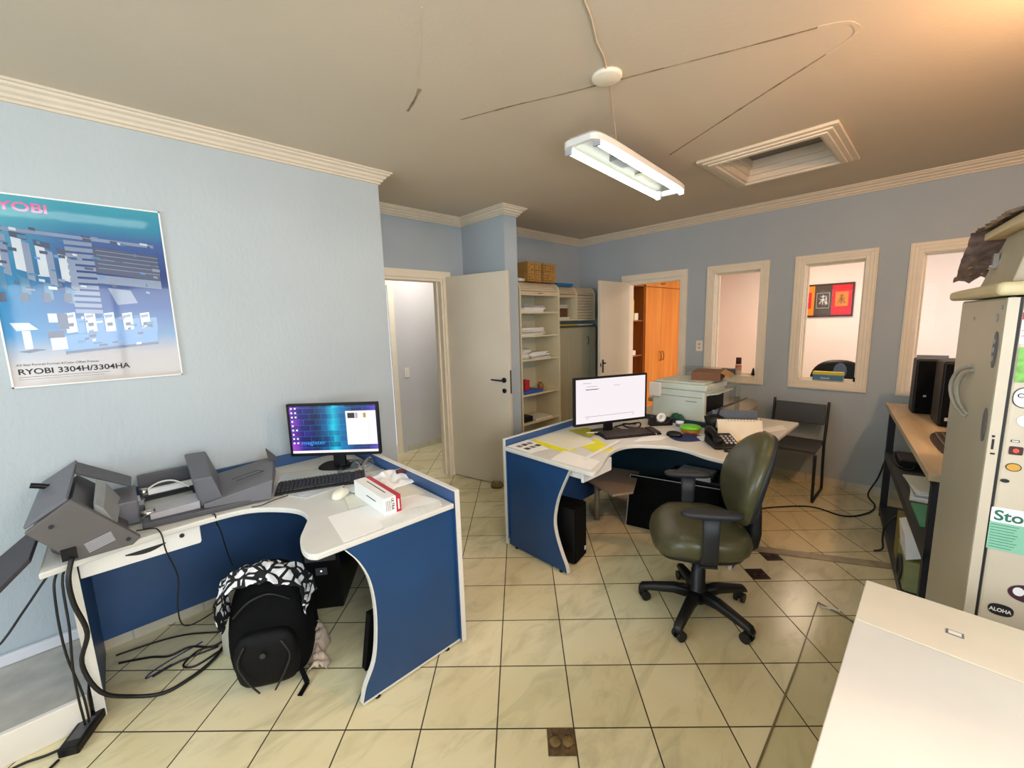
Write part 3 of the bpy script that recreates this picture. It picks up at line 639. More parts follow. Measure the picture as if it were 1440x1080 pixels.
# ============================================================ MONITORS
def emat(name, rgb, s=1.0):
    m = bpy.data.materials.new(name); m.use_nodes = True; nt = m.node_tree; b = nt.nodes['Principled BSDF']
    b.inputs['Base Color'].default_value = (.01, .01, .01, 1); b.inputs['Roughness'].default_value = .25; b.inputs['Emission Color'].default_value = (*lin(rgb), 1); b.inputs['Emission Strength'].default_value = s
    return m
def monitor(label, loc, rz, W, H, zc, base):
    t = thing('computer_monitor', label, 'monitor', loc, rz)      # screen faces local -Y, loc at base
    mb = MB(); mb.box(-W/2, -.002, zc-H/2, W/2, .022, zc+H/2); mb.box(-W*.36, .022, zc-H*.34, W*.36, .045, zc+H*.3)
    for q in [(-W/2, -.008, zc-H/2, -W/2+.014, -.002, zc+H/2), (W/2-.014, -.008, zc-H/2, W/2, -.002, zc+H/2), (-W/2+.014, -.008, zc-H/2, W/2-.014, -.002, zc-H/2+.018), (-W/2+.014, -.008, zc+H/2-.014, W/2-.014, -.002, zc+H/2)]: mb.box(*q)
    obj('casing', mb, M_black, t, bevel=.003)
    st = MB(); st.box(-.035, .03, .012, .035, .055, zc); 
    st.prism([(x, y+.05) for x, y in srect(.125, .09, 24, 3)], 0, .012)
    obj('stand', st, base, t, bevel=.003)
    return t
W1, H1 = .535, .315
m1 = monitor('black monitor showing a blue and purple desktop, on the desk below the poster', (.885, 2.452, .738), -43.8, W1, H1, .243, M_black)
def wallpaper():
    m = bpy.data.materials.new('screen_wallpaper'); m.use_nodes = True; nt = m.node_tree; b = nt.nodes['Principled BSDF']; N = nt.nodes.new; L = nt.links.new
    tc = N('ShaderNodeTexCoord'); sx = N('ShaderNodeSeparateXYZ'); L(tc.outputs['Object'], sx.inputs[0])
    mr = N('ShaderNodeMapRange'); mr.inputs['From Min'].default_value = -.26; mr.inputs['From Max'].default_value = .26; L(sx.outputs['X'], mr.inputs['Value'])
    r = N('ShaderNodeValToRGB'); cr = r.color_ramp; cr.elements[0].position = 0; cr.elements[0].color = (*lin((160, 60, 190)), 1); cr.elements[1].position = 1; cr.elements[1].color = (*lin((110, 70, 190)), 1)
    for p_, c_ in [(.14, (50, 30, 130)), (.3, (8, 30, 80)), (.42, (0, 90, 140)), (.5, (10, 190, 210)), (.58, (0, 110, 160)), (.72, (10, 50, 110)), (.88, (30, 40, 120))]:
        e = cr.elements.new(p_); e.color = (*lin(c_), 1)
    L(mr.outputs[0], r.inputs['Fac'])
    br = N('ShaderNodeTexBrick'); br.inputs['Scale'].default_value = 1; br.inputs['Brick Width'].default_value = .07; br.inputs['Row Height'].default_value = .034; br.inputs['Mortar Size'].default_value = .0012; br.inputs['Mortar'].default_value = (*lin((90, 220, 240)), 1)
    br.inputs['Color1'].default_value = (.95, .95, .95, 1); br.inputs['Color2'].default_value = (.15, .2, .35, 1)
    cx = N('ShaderNodeCombineXYZ'); L(sx.outputs['X'], cx.inputs[0]); L(sx.outputs['Z'], cx.inputs[1]); L(cx.outputs[0], br.inputs['Vector'])
    mx = N('ShaderNodeMixRGB'); mx.blend_type = 'MULTIPLY'; mx.inputs[0].default_value = .9; L(r.outputs[0], mx.inputs[1]); L(br.outputs['Color'], mx.inputs[2])
    ad = N('ShaderNodeMixRGB'); ad.blend_type = 'ADD'; L(br.outputs['Fac'], ad.inputs[0]); L(mx.outputs[0], ad.inputs[1]); ad.inputs[2].default_value = (.0, .08, .12, 1)
    L(ad.outputs[0], b.inputs['Emission Color']); b.inputs['Emission Strength'].default_value = 1.3; b.inputs['Base Color'].default_value = (.01, .01, .01, 1); b.inputs['Roughness'].default_value = .3
    return m
x0, x1, zb, zt = -W1/2+.014, W1/2-.014, .243-H1/2+.018, .243+H1/2-.014
obj('screen', MB().box(x0, -.0035, zb, x1, -.002, zt), wallpaper(), m1)
E_white = emat('screen_white', (252, 246, 250), .95); E_dark = emat('screen_dark', (60, 52, 56), .8); E_icon = emat('screen_icon', (230, 235, 255), 1.0); E_cyan = emat('screen_cyan', (60, 150, 230), 1.1); E_tan = emat('screen_tan', (190, 150, 70), .9); E_line = emat('screen_line', (190, 180, 190), .8)
mb = MB(); mb.box(x0, -.0045, zb, x1, -.0035, zb+.014); mb.box(.075, -.0045, zb+.045, x1-.002, -.0035, zt-.035)
mb.box(.086, -.0052, zt-.078, .128, -.0045, zt-.046, 1); mb.box(.132, -.0052, zt-.078, .146, -.0045, zt-.046, 3); mb.box(.178, -.0052, zt-.076, .194, -.0045, zt-.048, 2)
for k in range(9): mb.box(.20, -.0052, zt-.10-.013*k, .215, -.0045, zt-.0985-.013*k, 3)
obj('open_window', mb, [E_white, E_dark, E_tan, E_line], m1)
mb = MB()
for r_ in range(9):
    for c_ in range(2):
        if r_ in (3, 4, 6) and c_ == 1: continue
        mb.box(x0+.008+.022*c_, -.0042, zt-.018-.026*r_, x0+.018+.022*c_, -.0035, zt-.008-.026*r_)
obj('desktop_icons', mb, E_icon, m1)
txt('screen_lettering', 'magister', .034, E_cyan, m1, (-.20, -.0045, zb+.052), sx=1.25)
W2, H2 = .617, .352
m2 = monitor('black monitor showing a white page, on the right desk', (2.59, 1.655, .738), -24.1, W2, H2, .2585, M_black)
x0, x1, zb, zt = -W2/2+.014, W2/2-.014, .2585-H2/2+.018, .2585+H2/2-.014
obj('screen', MB().box(x0, -.0035, zb, x1, -.002, zt), emat('page_white', (246, 238, 242), .86), m2)
mb = MB()
for z_, xa, xb in [(zt-.03, -.24, -.17), (zt-.055, -.21, -.12), (zt-.075, -.215, -.1), (zt-.058, .02, .07), (zt-.078, -.2, -.18), (zb+.045, -.22, .2), (zb+.032, -.21, -.19), (zb+.03, .18, .2)]: mb.box(xa, -.0042, z_, xb, -.0035, z_+.0018)
mb.box(-.215, -.0042, zt-.078, -.115, -.0035, zt-.073)
obj('page_text', mb, E_dark, m2)

# ============================================================ KEYBOARDS, MICE
def keyboard(label, loc, rz, kc):
    t = thing('keyboard', label, 'keyboard', loc, rz)
    obj('body', MB().hexa([(-.22, -.072, 0), (.22, -.072, 0), (.22, .072, 0), (-.22, .072, 0)], [(-.218, -.07, .012), (.218, -.07, .012), (.218, .07, .024), (-.218, .07, .024)]), M_black, t, bevel=.003)
    mb = MB()
    for r_ in range(6):
        y = -.058+r_*.0215; z = .0135+.0024+(y+.07)/.14*.012-.001
        xx = -.208
        while xx < .205:
            wd = .0165
            if r_ == 0 and -.14 < xx < -.02: wd = .10
            if not (.078 < xx < .088) and not (.142 < xx < .150): mb.box(xx, y, z-.004, xx+wd-.002, y+.0175, z+.004)
            xx += wd+.0022
    obj('keys', mb, kc, t)
    return t
M_keys = mat('key_caps', (44, 42, 44), .55, var=.2, vscale=50)
keyboard('black keyboard in front of the monitor below the poster', (.728, 2.262, .738), -22, M_keys)
M_keys2 = mat('key_caps_light', (64, 56, 55), .5, var=.3, vscale=60)
keyboard('black keyboard in front of the monitor on the right desk', (2.645, 1.535, .738), -31, M_keys2)
def mouse(label, loc, rz, m_, m2_):
    t = thing('computer_mouse', label, 'mouse', loc, rz)
    rings = [[(x, y, z) for x, y in srect(.055*k, .031*k, 20, 2.4)] for k, z in ((.92, 0), (1, .008), (.96, .02), (.78, .031), (.4, .037), (.05, .038))]
    obj('body', MB().loft(rings), m_, t)
    obj('scroll_wheel', MB().cyl((.028, -.003, .033), (.028, .003, .033), .006, n=12), m2_, t)
    return t
mouse('white mouse on the desk below the poster', (.733, 2.028, .738), 35, M_paper2, M_mgrey)
# blue mousepad and black mouse on right desk
single('mouse_pad', 'dark blue rounded mouse pad on the right desk', 'mouse pad', MB().prism(smoothpath(srect(.115, .095, 20, 2.6)+[srect(.115, .095, 20, 2.6)[0]], 2)[:-1], 0, .004), mat('navy_cloth', (36, 46, 92), .8), (2.83, 1.19, .738), -35)
mouse('black mouse on the dark blue mouse pad', (2.80, 1.27, .742), 100, M_black, M_chrome)

# ============================================================ SCANNERS on left desk
# feeder: tilted box with a big flat side plate
sc = thing('document_feeder', 'large dark grey document machine with tilted side plate on the desk end', 'scanner', (-.16, 2.17, .738))
def L_(x, y, z): return (x+.16, y-2.17, z-.738)
plate = [(-.30, .893), (-.176, .977), (-.008, .765), (-.035, .743), (-.195, .743)]
mb = MB().extr([L_(x, 2.165, z) for x, z in plate], (0, .03, 0)); obj('side_plate', mb, mat('warm_dark_grey', (88, 84, 82), .55, var=.04), sc, bevel=.004)
body = [(-.29, .885), (-.18, .955), (-.13, .90), (-.10, .84), (-.07, .80), (-.04, .765), (-.06, .745), (-.19, .745)]
mb = MB().extr([L_(x, 2.195, z) for x, z in body], (0, .45, 0)); obj('body', mb, M_dgrey, sc, bevel=.005)
# sloping lid slabs
mb = MB().hexa([L_(-.30, 2.20, .895), L_(-.185, 2.20, .968), L_(-.175, 2.70, 1.0), L_(-.29, 2.70, .925)], [L_(-.305, 2.20, .905), L_(-.19, 2.20, .98), L_(-.18, 2.70, 1.012), L_(-.295, 2.70, .937)]); obj('lid', mb, M_mgrey, sc, bevel=.003)
mb = MB().hexa([L_(-.178, 2.52, .985), L_(-.015, 2.52, .88), L_(-.01, 2.68, .875), L_(-.175, 2.68, .99)], [L_(-.178, 2.52, .997), L_(-.013, 2.52, .892), L_(-.008, 2.68, .888), L_(-.175, 2.68, 1.005)]); obj('rear_cover', mb, M_dgrey, sc, bevel=.003)
mb = MB().hexa([L_(-.13, 2.22, .86), L_(-.07, 2.22, .82), L_(-.05, 2.5, .84), L_(-.12, 2.5, .90)], [L_(-.125, 2.22, .93), L_(-.10, 2.22, .90), L_(-.09, 2.5, .93), L_(-.12, 2.5, .955)]); obj('feed_guide', mb, mat('pale_grey_guide', (146, 150, 150), .45), sc, bevel=.004)
mb = MB().box(*L_(-.09, 2.40, .745), *L_(.0, 2.66, .85)); obj('output_block', mb, M_mgrey, sc, bevel=.006)
mb = MB().tube([L_(-.262, 2.56, .945), L_(-.285, 2.56, .956), L_(-.312, 2.56, .966)], .011, 10); obj('knob', mb, M_black, sc)
mb = MB().cyl(L_(-.235, 2.164, .895), L_(-.235, 2.160, .895), .007, n=12).cyl(L_(-.045, 2.164, .772), L_(-.045, 2.160, .772), .007, n=12); obj('screw_hole', mb, M_ink, sc)
lb = MB()
ux = Vector((.075, 0, .022)); uz = Vector((-.010, 0, .040)); o_ = Vector(L_(-.155, 2.1635, .762))
for k in range(7):
    a = o_+uz*(k/7.0); lb.extr([a, a+ux, a+ux+uz*.075, a+uz*.075], (0, -.0008, 0), 0)
obj('rating_label', lb, M_lgrey, sc)
mb = MB().hexa([L_(-.26, 2.3, .745), L_(-.17, 2.2, .741), L_(-.17, 2.44, .741), L_(-.26, 2.44, .745)], [L_(-.27, 2.3, .84), L_(-.21, 2.2, .80), L_(-.2, 2.44, .82), L_(-.28, 2.44, .84)]); obj('base', mb, M_mgrey, sc, bevel=.01)
mb = MB().hexa([L_(-.50, 2.05, .61), L_(-.30, 2.20, .775), L_(-.30, 2.62, .775), L_(-.50, 2.62, .61)], [L_(-.505, 2.05, .625), L_(-.305, 2.20, .79), L_(-.305, 2.62, .79), L_(-.505, 2.62, .625)]); obj('output_tray', mb, mat('charcoal_tray', (52, 48, 54), .6), sc, bevel=.003)
mb = MB().box(*L_(-.225, 2.155, .757), *L_(-.185, 2.195, .80)); obj('power_socket', mb, M_black, sc)

# second scanner with sloping tray
s2 = thing('flatbed_scanner', 'grey scanner with open bed and sloping paper tray beside the monitor', 'scanner', (.2, 2.45, .738))
def K_(x, y, z): return (x-.2, y-2.45, z-.738)
mb = MB().hexa([K_(.0, 2.31, .741), K_(.47, 2.245, .741), K_(.60, 2.68, .741), K_(.03, 2.74, .741)], [K_(.0, 2.31, .765), K_(.47, 2.245, .765), K_(.60, 2.68, .765), K_(.03, 2.74, .765)])
obj('base', mb, M_dgrey, s2, bevel=.004)
mb = MB().hexa([K_(.215, 2.30, .765), K_(.475, 2.235, .745), K_(.605, 2.66, .745), K_(.30, 2.70, .765)], [K_(.215, 2.30, .785), K_(.490, 2.235, .842), K_(.600, 2.66, .842), K_(.30, 2.70, .80)])
obj('paper_tray', mb, M_mgrey, s2, bevel=.004)
mb = MB().hexa([K_(.59, 2.57, .842), K_(.598, 2.57, .842), K_(.612, 2.665, .842), K_(.60, 2.665, .842)], [K_(.555, 2.57, .845), K_(.56, 2.57, .845), K_(.57, 2.665, .895), K_(.565, 2.665, .895)])
obj('paper_stop', mb, M_dgrey, s2)
mb = MB(); 
for a, b__ in [((.36, 2.47), (.47, 2.45)), ((.37, 2.42), (.49, 2.40)), ((.47, 2.45), (.49, 2.40))]:
    za = .785+(a[0]-.215)*.2+.0025; zb_ = .785+(b__[0]-.215)*.2+.0025; mb.bar(K_(*a, za+.004), K_(*b__, zb_+.004), .003, .002)
obj('tray_groove', mb, M_ink, s2)
mb = MB().hexa([K_(.205, 2.33, .765), K_(.30, 2.30, .765), K_(.345, 2.68, .765), K_(.22, 2.70, .765)], [K_(.19, 2.33, .905), K_(.262, 2.31, .905), K_(.288, 2.66, .95), K_(.20, 2.68, .95)])
obj('head_block', mb, mat('slate_grey', (94, 96, 104), .5), s2, bevel=.008)
mb = MB().box(*K_(.01, 2.69, .765), *K_(.22, 2.73, .875)); obj('rear_wall', mb, M_dgrey, s2, bevel=.003)
mb = MB().box(*K_(.03, 2.60, .80), *K_(.22, 2.625, .825)); obj('light_bar', mb, M_white, s2)
mb = MB().box(*K_(.02, 2.45, .765), *K_(.205, 2.60, .772)); obj('bed_glass', mb, mat('pale_bed', (196, 202, 196), .25), s2)
mb = MB().hexa([K_(.03, 2.335, .765), K_(.205, 2.32, .765), K_(.21, 2.43, .765), K_(.045, 2.445, .765)], [K_(.03, 2.335, .79), K_(.205, 2.32, .80), K_(.21, 2.43, .81), K_(.045, 2.445, .795)]); obj('bed_cover', mb, M_lgrey, s2, bevel=.003)
mb = MB().tube([K_(.02, 2.62, .81), K_(.08, 2.60, .85), K_(.14, 2.58, .85), K_(.19, 2.52, .82)], .004); obj('cable_loop', mb, M_white, s2)
mb = MB().cyl(K_(.0, 2.36, .79), K_(.05, 2.36, .79), .016).cyl(K_(.01, 2.6, .82), K_(.04, 2.6, .82), .02).box(*K_(.0, 2.5, .79), *K_(.02, 2.6, .81)); obj('roller', mb, M_chrome, s2)

# ============================================================ things on left desk
# white box with red stripe
cb_ = thing('cardboard_box', 'small white carton with a red stripe on the desk below the poster', 'box', (.822, 1.815, .741), 90-1.5)
obj('carton', MB().box(-.165, -.04, 0, .165, .04, .078), M_paper, cb_, bevel=.001)
sp = MB(); sp.box(-.166, -.041, -.0, .166, -.018, .0787); sp.box(-.1662, -.041, 0, -.165, -.018, .0787)
obj('red_band', sp, M_red, cb_)
_e = Matrix(((0, 0, -1), (0, -1, 0), (-1, 0, 0))).to_euler()
txt('lettering', 'ULTRA', .018, M_ink, cb_, (-.1655, .004, .072), rot=tuple(math.degrees(a) for a in _e), bold=.0004)
mb = MB()
for k in range(5): mb.box(-.1658, .009+.005*k, .015, -.165, .0102+.005*k, .065)
mb.box(-.08, .0401, .04, .02, .0405, .045); mb.box(-.1, -.002, .0781, .1, .003, .0785)
mb.box(-.1668, -.033, .012, -.1661, -.026, .06, 1)
obj('fine_print', mb, [M_ink, M_paper], cb_)
def sheet(name, label, pts, z, m_, h=.0012, cat='paper', group=None):
    cx = sum(p[0] for p in pts)/len(pts); cy = sum(p[1] for p in pts)/len(pts)
    return single(name, label, cat, MB().prism([(x-cx, y-cy) for x, y in pts], 0, h), m_, (cx, cy, z), group=group)
sheet('paper_sheet', 'large white sheet under the red striped carton', [(.60, 1.84), (.56, 1.565), (1.02, 1.56), (1.045, 1.62), (.99, 1.80)], .7385, M_paper)
sheet('paper_sheet', 'white paper behind the red striped carton', [(.74, 2.0), (.70, 1.85), (1.04, 1.74), (1.055, 1.93), (.95, 1.98)], .7399, M_paper2)
sheet('paper_sheet', 'creased white paper at the front edge of the left desk', [(.74, 1.62), (.72, 1.545), (1.0, 1.54), (1.03, 1.60), (.9, 1.64)], .7398, mat('creased_paper', (226, 230, 226), .8, bump=.6, bscale=25))
# crumpled white cloth bag
def cloth(u, v):
    x = (u-.5)*.36; y = (v-.5)*.23
    e = max(0, 1-(2*abs(u-.5))**3)*max(0, 1-(2*abs(v-.5))**3)
    z = (.022+.06*abs(noise.noise(Vector((x*9, y*9, 1.3))))+.03*noise.noise(Vector((x*22, y*22, 4)))+.02*math.sin(6*u+3*v))*e+.002
    return (x+.02*noise.noise(Vector((x*12, y*12, 9))), y+.02*noise.noise(Vector((x*12, y*12, 5)))+.03*math.sin(3*u), max(.0015, z))
cl = thing('white_cloth', 'crumpled white cloth behind the red striped carton', 'cloth', (.975, 1.985, .742), 8)
obj('fabric', MB().grid(cloth, 36, 26), mat('white_cotton', (240, 240, 238), .9), cl, solid=.0015)
obj('dark_tag', MB().tube([(.05, .0, .050), (.075, -.005, .050), (.10, -.012, .038)], .011, 10), mat('maroon', (88, 30, 34), .6), cl)
def film(u, v):
    x = (u-.5)*.24; y = (v-.5)*.2; e = max(0, 1-(2*abs(u-.5))**4)*max(0, 1-(2*abs(v-.5))**4)
    return (x, y, .002+(.035+.035*noise.noise(Vector((x*16, y*16, 2))))*e)
single('plastic_bag', 'clear crinkled plastic bag beside the monitor stand', 'plastic bag', MB().grid(film, 26, 22), M_clearbag, (.975, 2.36, .741), -20)
sheet('glass_pad', 'clear desk pad sheet under the keyboard', [(.50, 2.34), (.60, 2.13), (.99, 2.18), (.95, 2.50), (.62, 2.6)], .7383, mat('pale_green_glass', (204, 212, 206), .12, coat=.5), .003, 'desk pad')
# things under the left desk
pcb = thing('computer_tower', 'black computer tower in the dark under the left desk', 'computer', (.80, 2.45, 0), -35)
obj('case', MB().box(-.10, -.2, .012, .10, .2, .42), M_black, pcb, bevel=.006)
fp_ = MB(); fp_.box(-.08, -.204, .30, .08, -.2, .33); fp_.box(-.08, -.204, .35, .08, -.2, .38); fp_.box(-.03, -.206, .22, .03, -.2, .26)
obj('front_bay', fp_, M_dgrey, pcb)
obj('power_light', MB().box(-.004, -.2065, .24, .004, -.206, .246), emat('led_white', (240, 250, 255), 3), pcb)
for x, y in ((-.08, -.17), (.08, -.17), (-.08, .17), (.08, .17)): obj('foot', MB().cyl((x, y, 0), (x, y, .012), .012), M_black, pcb)
bd = thing('leaning_board', 'grey board leaning inside the end panel of the left desk', 'board', (.86, 1.70, 0), 0)
obj('panel', MB().hexa([(-.16, -.04, 0), (.16, -.04, 0), (.16, -.02, 0), (-.16, -.02, 0)], [(-.14, -.12, .46), (.16, -.12, .46), (.16, -.10, .46), (-.14, -.10, .46)]), mat('taupe_board', (120, 112, 98), .6), bd)
obj('black_binder', MB().hexa([(-.2, .02, 0), (.05, .02, 0), (.05, .06, 0), (-.2, .06, 0)], [(-.19, -.06, .32), (.03, -.06, .32), (.03, -.02, .32), (-.19, -.02, .32)]), M_blackm, bd)

# backpack + scarf
bp = thing('backpack', 'black fabric backpack standing on the floor by the left desk', 'backpack', (.375, 2.03, 0), -28)
rings = []
for k, (z, a, b, cy) in enumerate([(.0, .10, .06, 0), (.012, .145, .09, 0), (.08, .165, .11, .0), (.2, .17, .115, .005), (.32, .162, .105, .015), (.41, .14, .09, .03), (.47, .11, .07, .04), (.505, .06, .04, .05), (.515, .02, .015, .05)]):
    rings.append([(x+.010*noise.noise(Vector((x*12, y*12, z*9))), y+cy+.012*noise.noise(Vector((x*9, y*9+3, z*9))), z) for x, y in srect(a, b, 40, 2.8)])
obj('main_body', MB().loft(rings), M_blackm, bp, subsurf=1)
rings = []
for z, a, b in [(.03, .09, .02), (.05, .12, .045), (.14, .13, .055), (.22, .125, .05), (.27, .10, .035), (.285, .06, .012)]:
    rings.append([(x, y-.10, z) for x, y in srect(a, b, 32, 2.6)])
obj('front_pocket', MB().loft(rings), mat('black_nylon', (11, 11, 12), .65, bump=.3, bscale=40, spec=.2), bp, subsurf=1)
mb = MB()
for s in (-1, 1): mb.tube([(s*.03, -.155, .03), (s*.07, -.158, .10), (s*.10, -.15, .18), (s*.07, -.145, .25)], .004)
mb.tube([(-.12, -.08, .35), (-.05, -.095, .42), (.03, -.09, .44), (.10, -.06, .38)], .004)
obj('zip', mb, mat('zip_black', (30, 30, 32), .5), bp)
mb = MB()
for s in (-1, 1):
    pts = [(s*.09, .09, .42), (s*.13, .13, .30), (s*.14, .13, .12), (s*.10, .10, .04)]
    mb = MB()
    for i in range(3): mb.bar(pts[i], pts[i+1], .05, .012, up=(0, 1, 0))
    obj('strap', mb, M_blackm, bp)
mb = MB()
mb.bar((.12, -.09, .06), (.15, -.13, .006), .02, .006); mb.bar((.15, -.13, .006), (.13, -.19, .004), .02, .004)
obj('strap', mb, M_blackm, bp)
obj('zip_pull', MB().cyl((.0, -.154, .205), (.0, -.163, .205), .011, n=14), mat('zip_grey', (48, 48, 50), .5), bp)
pat = patterned('skull_pattern_black_white', (16, 16, 18), (236, 236, 238), 22, .13)
def scarf(u, v):
    a = -1.9+3.7*u
    x = .175*math.sin(a)+.02*noise.noise(Vector((u*7, v*4, 1))); zt = .475+.075*math.cos(a*1.02)-.03*abs(a)
    zt = zt-(.12*max(0, abs(a)-1.0))
    y = -.02-.07*math.cos(a)+(v-.5)*.17
    return (x+.015*noise.noise(Vector((u*18, v*10, 4))), y+.02*noise.noise(Vector((u*14, v*6, 3))), zt+.03*math.cos((v-.5)*PI)+.022*noise.noise(Vector((u*16, v*9, 7))))
single('patterned_scarf', 'black and white patterned scarf draped over the black backpack', 'scarf', MB().grid(scarf, 60, 14), pat, (.375, 2.03, .0), -28, solid=.006, subsurf=1)
def scarf2(u, v):
    return (-.168-.012*math.sin(u*9)+(v-.5)*.05, -.02+(v-.5)*.07+.02*noise.noise(Vector((u*8, v*3, 2))), .42-.20*u)
def sock(u, v):
    e = max(0, 1-(2*abs(v-.5))**3)
    return ((v-.5)*.085+.015*math.sin(u*11)+.008*noise.noise(Vector((u*9, v*5, 2))), -.13+.26*u, .003+e*(.03+.06*u+.025*noise.noise(Vector((u*12, v*8, 5)))))
single('crumpled_cloth', 'pinkish crumpled cloth on the floor against the backpack', 'cloth', MB().grid(sock, 30, 12), mat('pinkish_cotton', (212, 188, 166), .9, var=.12, vscale=30), (.545, 2.0, 0), -22, solid=.002)
pb = thing('white_device', 'off-white plastic box on the floor left of the backpack', 'power supply', (.265, 2.29, 0), 20)
obj('shell', MB().loft([[(x, y, z) for x, y in srect(a, b, 24, 3)] for z, a, b in ((0, .04, .06), (.02, .048, .068), (.15, .045, .062), (.19, .03, .04), (.2, .01, .01))]), mat('aged_white_plastic', (196, 194, 178), .5), pb)
obj('vent_slot', MB().box(-.02, -.069, .08, .02, -.066, .085).box(-.02, -.069, .10, .02, -.066, .105), M_dgrey, pb)

# cables around the left desk
M_cable = mat('black_cable', (16, 16, 18), .5)
def cable(label, pts, r=.004, m_=M_cable, k=5):
    return single('power_cable', label, 'cable', MB().tube(pts, r, 7, smooth=k), m_)
cable('thick black cable looping from the document machine to the floor behind the desk leg', [(-.20, 2.15, .765), (-.215, 2.12, .70), (-.215, 2.13, .60), (-.20, 2.17, .45), (-.235, 2.23, .30), (-.20, 2.22, .16), (-.12, 2.25, .06), (-.02, 2.24, .012), (.08, 2.26, .008), (.17, 2.31, .01), (.24, 2.40, .012)], .008)
cable('thin black cable running down beside the desk leg to the adapter', [(-.20, 2.30, .712), (-.25, 2.20, .700), (-.262, 2.17, .60), (-.262, 2.17, .40), (-.245, 2.2, .2), (-.247, 2.24, .05), (-.262, 2.30, .03)], .004)
cable('thin black cable hanging between the leg and the ledge', [(-.19, 2.26, .712), (-.235, 2.20, .69), (-.24, 2.16, .5), (-.25, 2.15, .35), (-.255, 2.18, .2), (-.255, 2.2, .1), (-.26, 2.25, .03)], .004)
cable('black cable leading away to the lower left corner', [(-.262, 2.29, .02), (-.31, 2.22, .01), (-.36, 2.215, .008), (-.43, 2.235, .008), (-.52, 2.22, .008), (-.6, 2.15, .008)], .005)
cable('black cable sagging off the left end of the desk', [(-.21, 2.34, .712), (-.27, 2.26, .69), (-.34, 2.22, .60), (-.42, 2.2, .50), (-.52, 2.22, .46), (-.7, 2.25, .42)], .004)
cable('thin black cable hanging in front of the drawer', [(-.02, 2.30, .748), (.03, 2.27, .75), (.045, 2.225, .755), (.055, 2.205, .73), (.06, 2.20, .66), (.085, 2.23, .52), (.07, 2.25, .38), (.08, 2.30, .25), (.15, 2.4, .18), (.27, 2.5, .16)], .0028)
cable('black cable hanging under the desk near the scanner', [(.24, 2.26, .742), (.245, 2.235, .745), (.25, 2.26, .69), (.27, 2.35, .62), (.30, 2.5, .45), (.33, 2.6, .3)], .003)
cable('floor cable curling left of the white device', [(-.16, 2.62, .008), (-.05, 2.56, .006), (.02, 2.50, .006), (.10, 2.50, .006), (.18, 2.42, .006), (.25, 2.43, .012)], .005)
cable('second floor cable under the left desk', [(-.17, 2.70, .006), (-.02, 2.67, .006), (.10, 2.62, .006), (.22, 2.52, .006)], .004)
cable('looped floor cable by the white device', [(.20, 2.36, .006), (.10, 2.33, .006), (.06, 2.38, .006), (.13, 2.44, .006), (.20, 2.40, .006), (.05, 2.42, .006), (-.05, 2.40, .006)], .0045)
cable('dark blue thin floor cable', [(.15, 2.50, .004), (.03, 2.47, .004), (-.05, 2.44, .004), (-.07, 2.41, .004), (.02, 2.43, .004)], .003, mat('blue_cable', (50, 52, 100), .5))
cable('thin keyboard cable on the left desk', [(.55, 2.235, .742), (.47, 2.22, .742), (.42, 2.20, .742), (.385, 2.215, .742)], .002)
ad = thing('power_adapter', 'black power adapter brick on the floor by the desk leg', 'power adapter', (-.268, 2.235, 0), 64)
obj('brick', MB().box(-.085, -.032, .0, .085, .032, .036), M_black, ad, bevel=.005)
obj('rating_label', MB().box(-.05, -.02, .036, .05, .02, .0365), M_dgrey, ad)
cable('curved cable on the floor in front of the ledge', [(-.33, 2.16, .006), (-.38, 2.12, .006), (-.45, 2.13, .006), (-.55, 2.12, .006)], .005)

# ============================================================ things on right desk
sheet('paper_sheet', 'large white paper in front of the right monitor', [(2.099, 1.975), (2.46, 1.965), (2.309, 1.60), (2.063, 1.635)], .7412, M_paper2, .003)
sheet('yellow_paper', 'yellow sheet peeking out under the large white paper', [(2.03, 1.93), (2.12, 1.98), (2.10, 1.60), (2.01, 1.66)], .7388, M_yellow, .002)
pp = sheet('printed_page', 'printed page with small pictures at the left corner of the right desk', [(1.855, 2.0), (2.06, 2.003), (2.002, 1.753), (1.845, 1.78)], .7412, M_paper, .002)
mb = MB()
for i in range(3):
    for j in range(2): mb.box(-.055+.05*i, -.05+.075*j, .0021, -.018+.05*i, -.005+.075*j, .0025, (i+j) % 2)
o_ = obj('picture', mb, [mat('photo_dark', (60, 60, 74), .5), mat('photo_grey', (120, 118, 122), .5)], pp)
sheet('paper_sheet', 'white paper on the near left tip of the right desk', [(1.845, 1.606), (2.039, 1.655), (2.015, 1.36), (1.86, 1.32)], .7385, M_paper, .0015)
sheet('yellow_paper', 'bright yellow sheet by the ruler on the right desk', [(2.187, 1.636), (2.40, 1.66), (2.27, 1.43), (2.13, 1.46)], .7388, M_yellow, .0015)
sheet('envelope', 'olive yellow envelope behind the right keyboard', [(2.43, 1.93), (2.60, 1.88), (2.56, 1.75), (2.40, 1.70)], .7442, mat('olive_yellow', (176, 172, 30), .8), .002)
sheet('paper_sheet', 'small white paper in front of the right keyboard', [(2.50, 1.42), (2.66, 1.30), (2.78, 1.30), (2.72, 1.40), (2.60, 1.43)], .7385, M_paper, .001)
rl = single('ruler', 'long clear white ruler lying across the papers', 'ruler', MB().box(-.235, -.013, 0, .235, .013, .003), M_white, (2.215, 1.475, .742), 6)
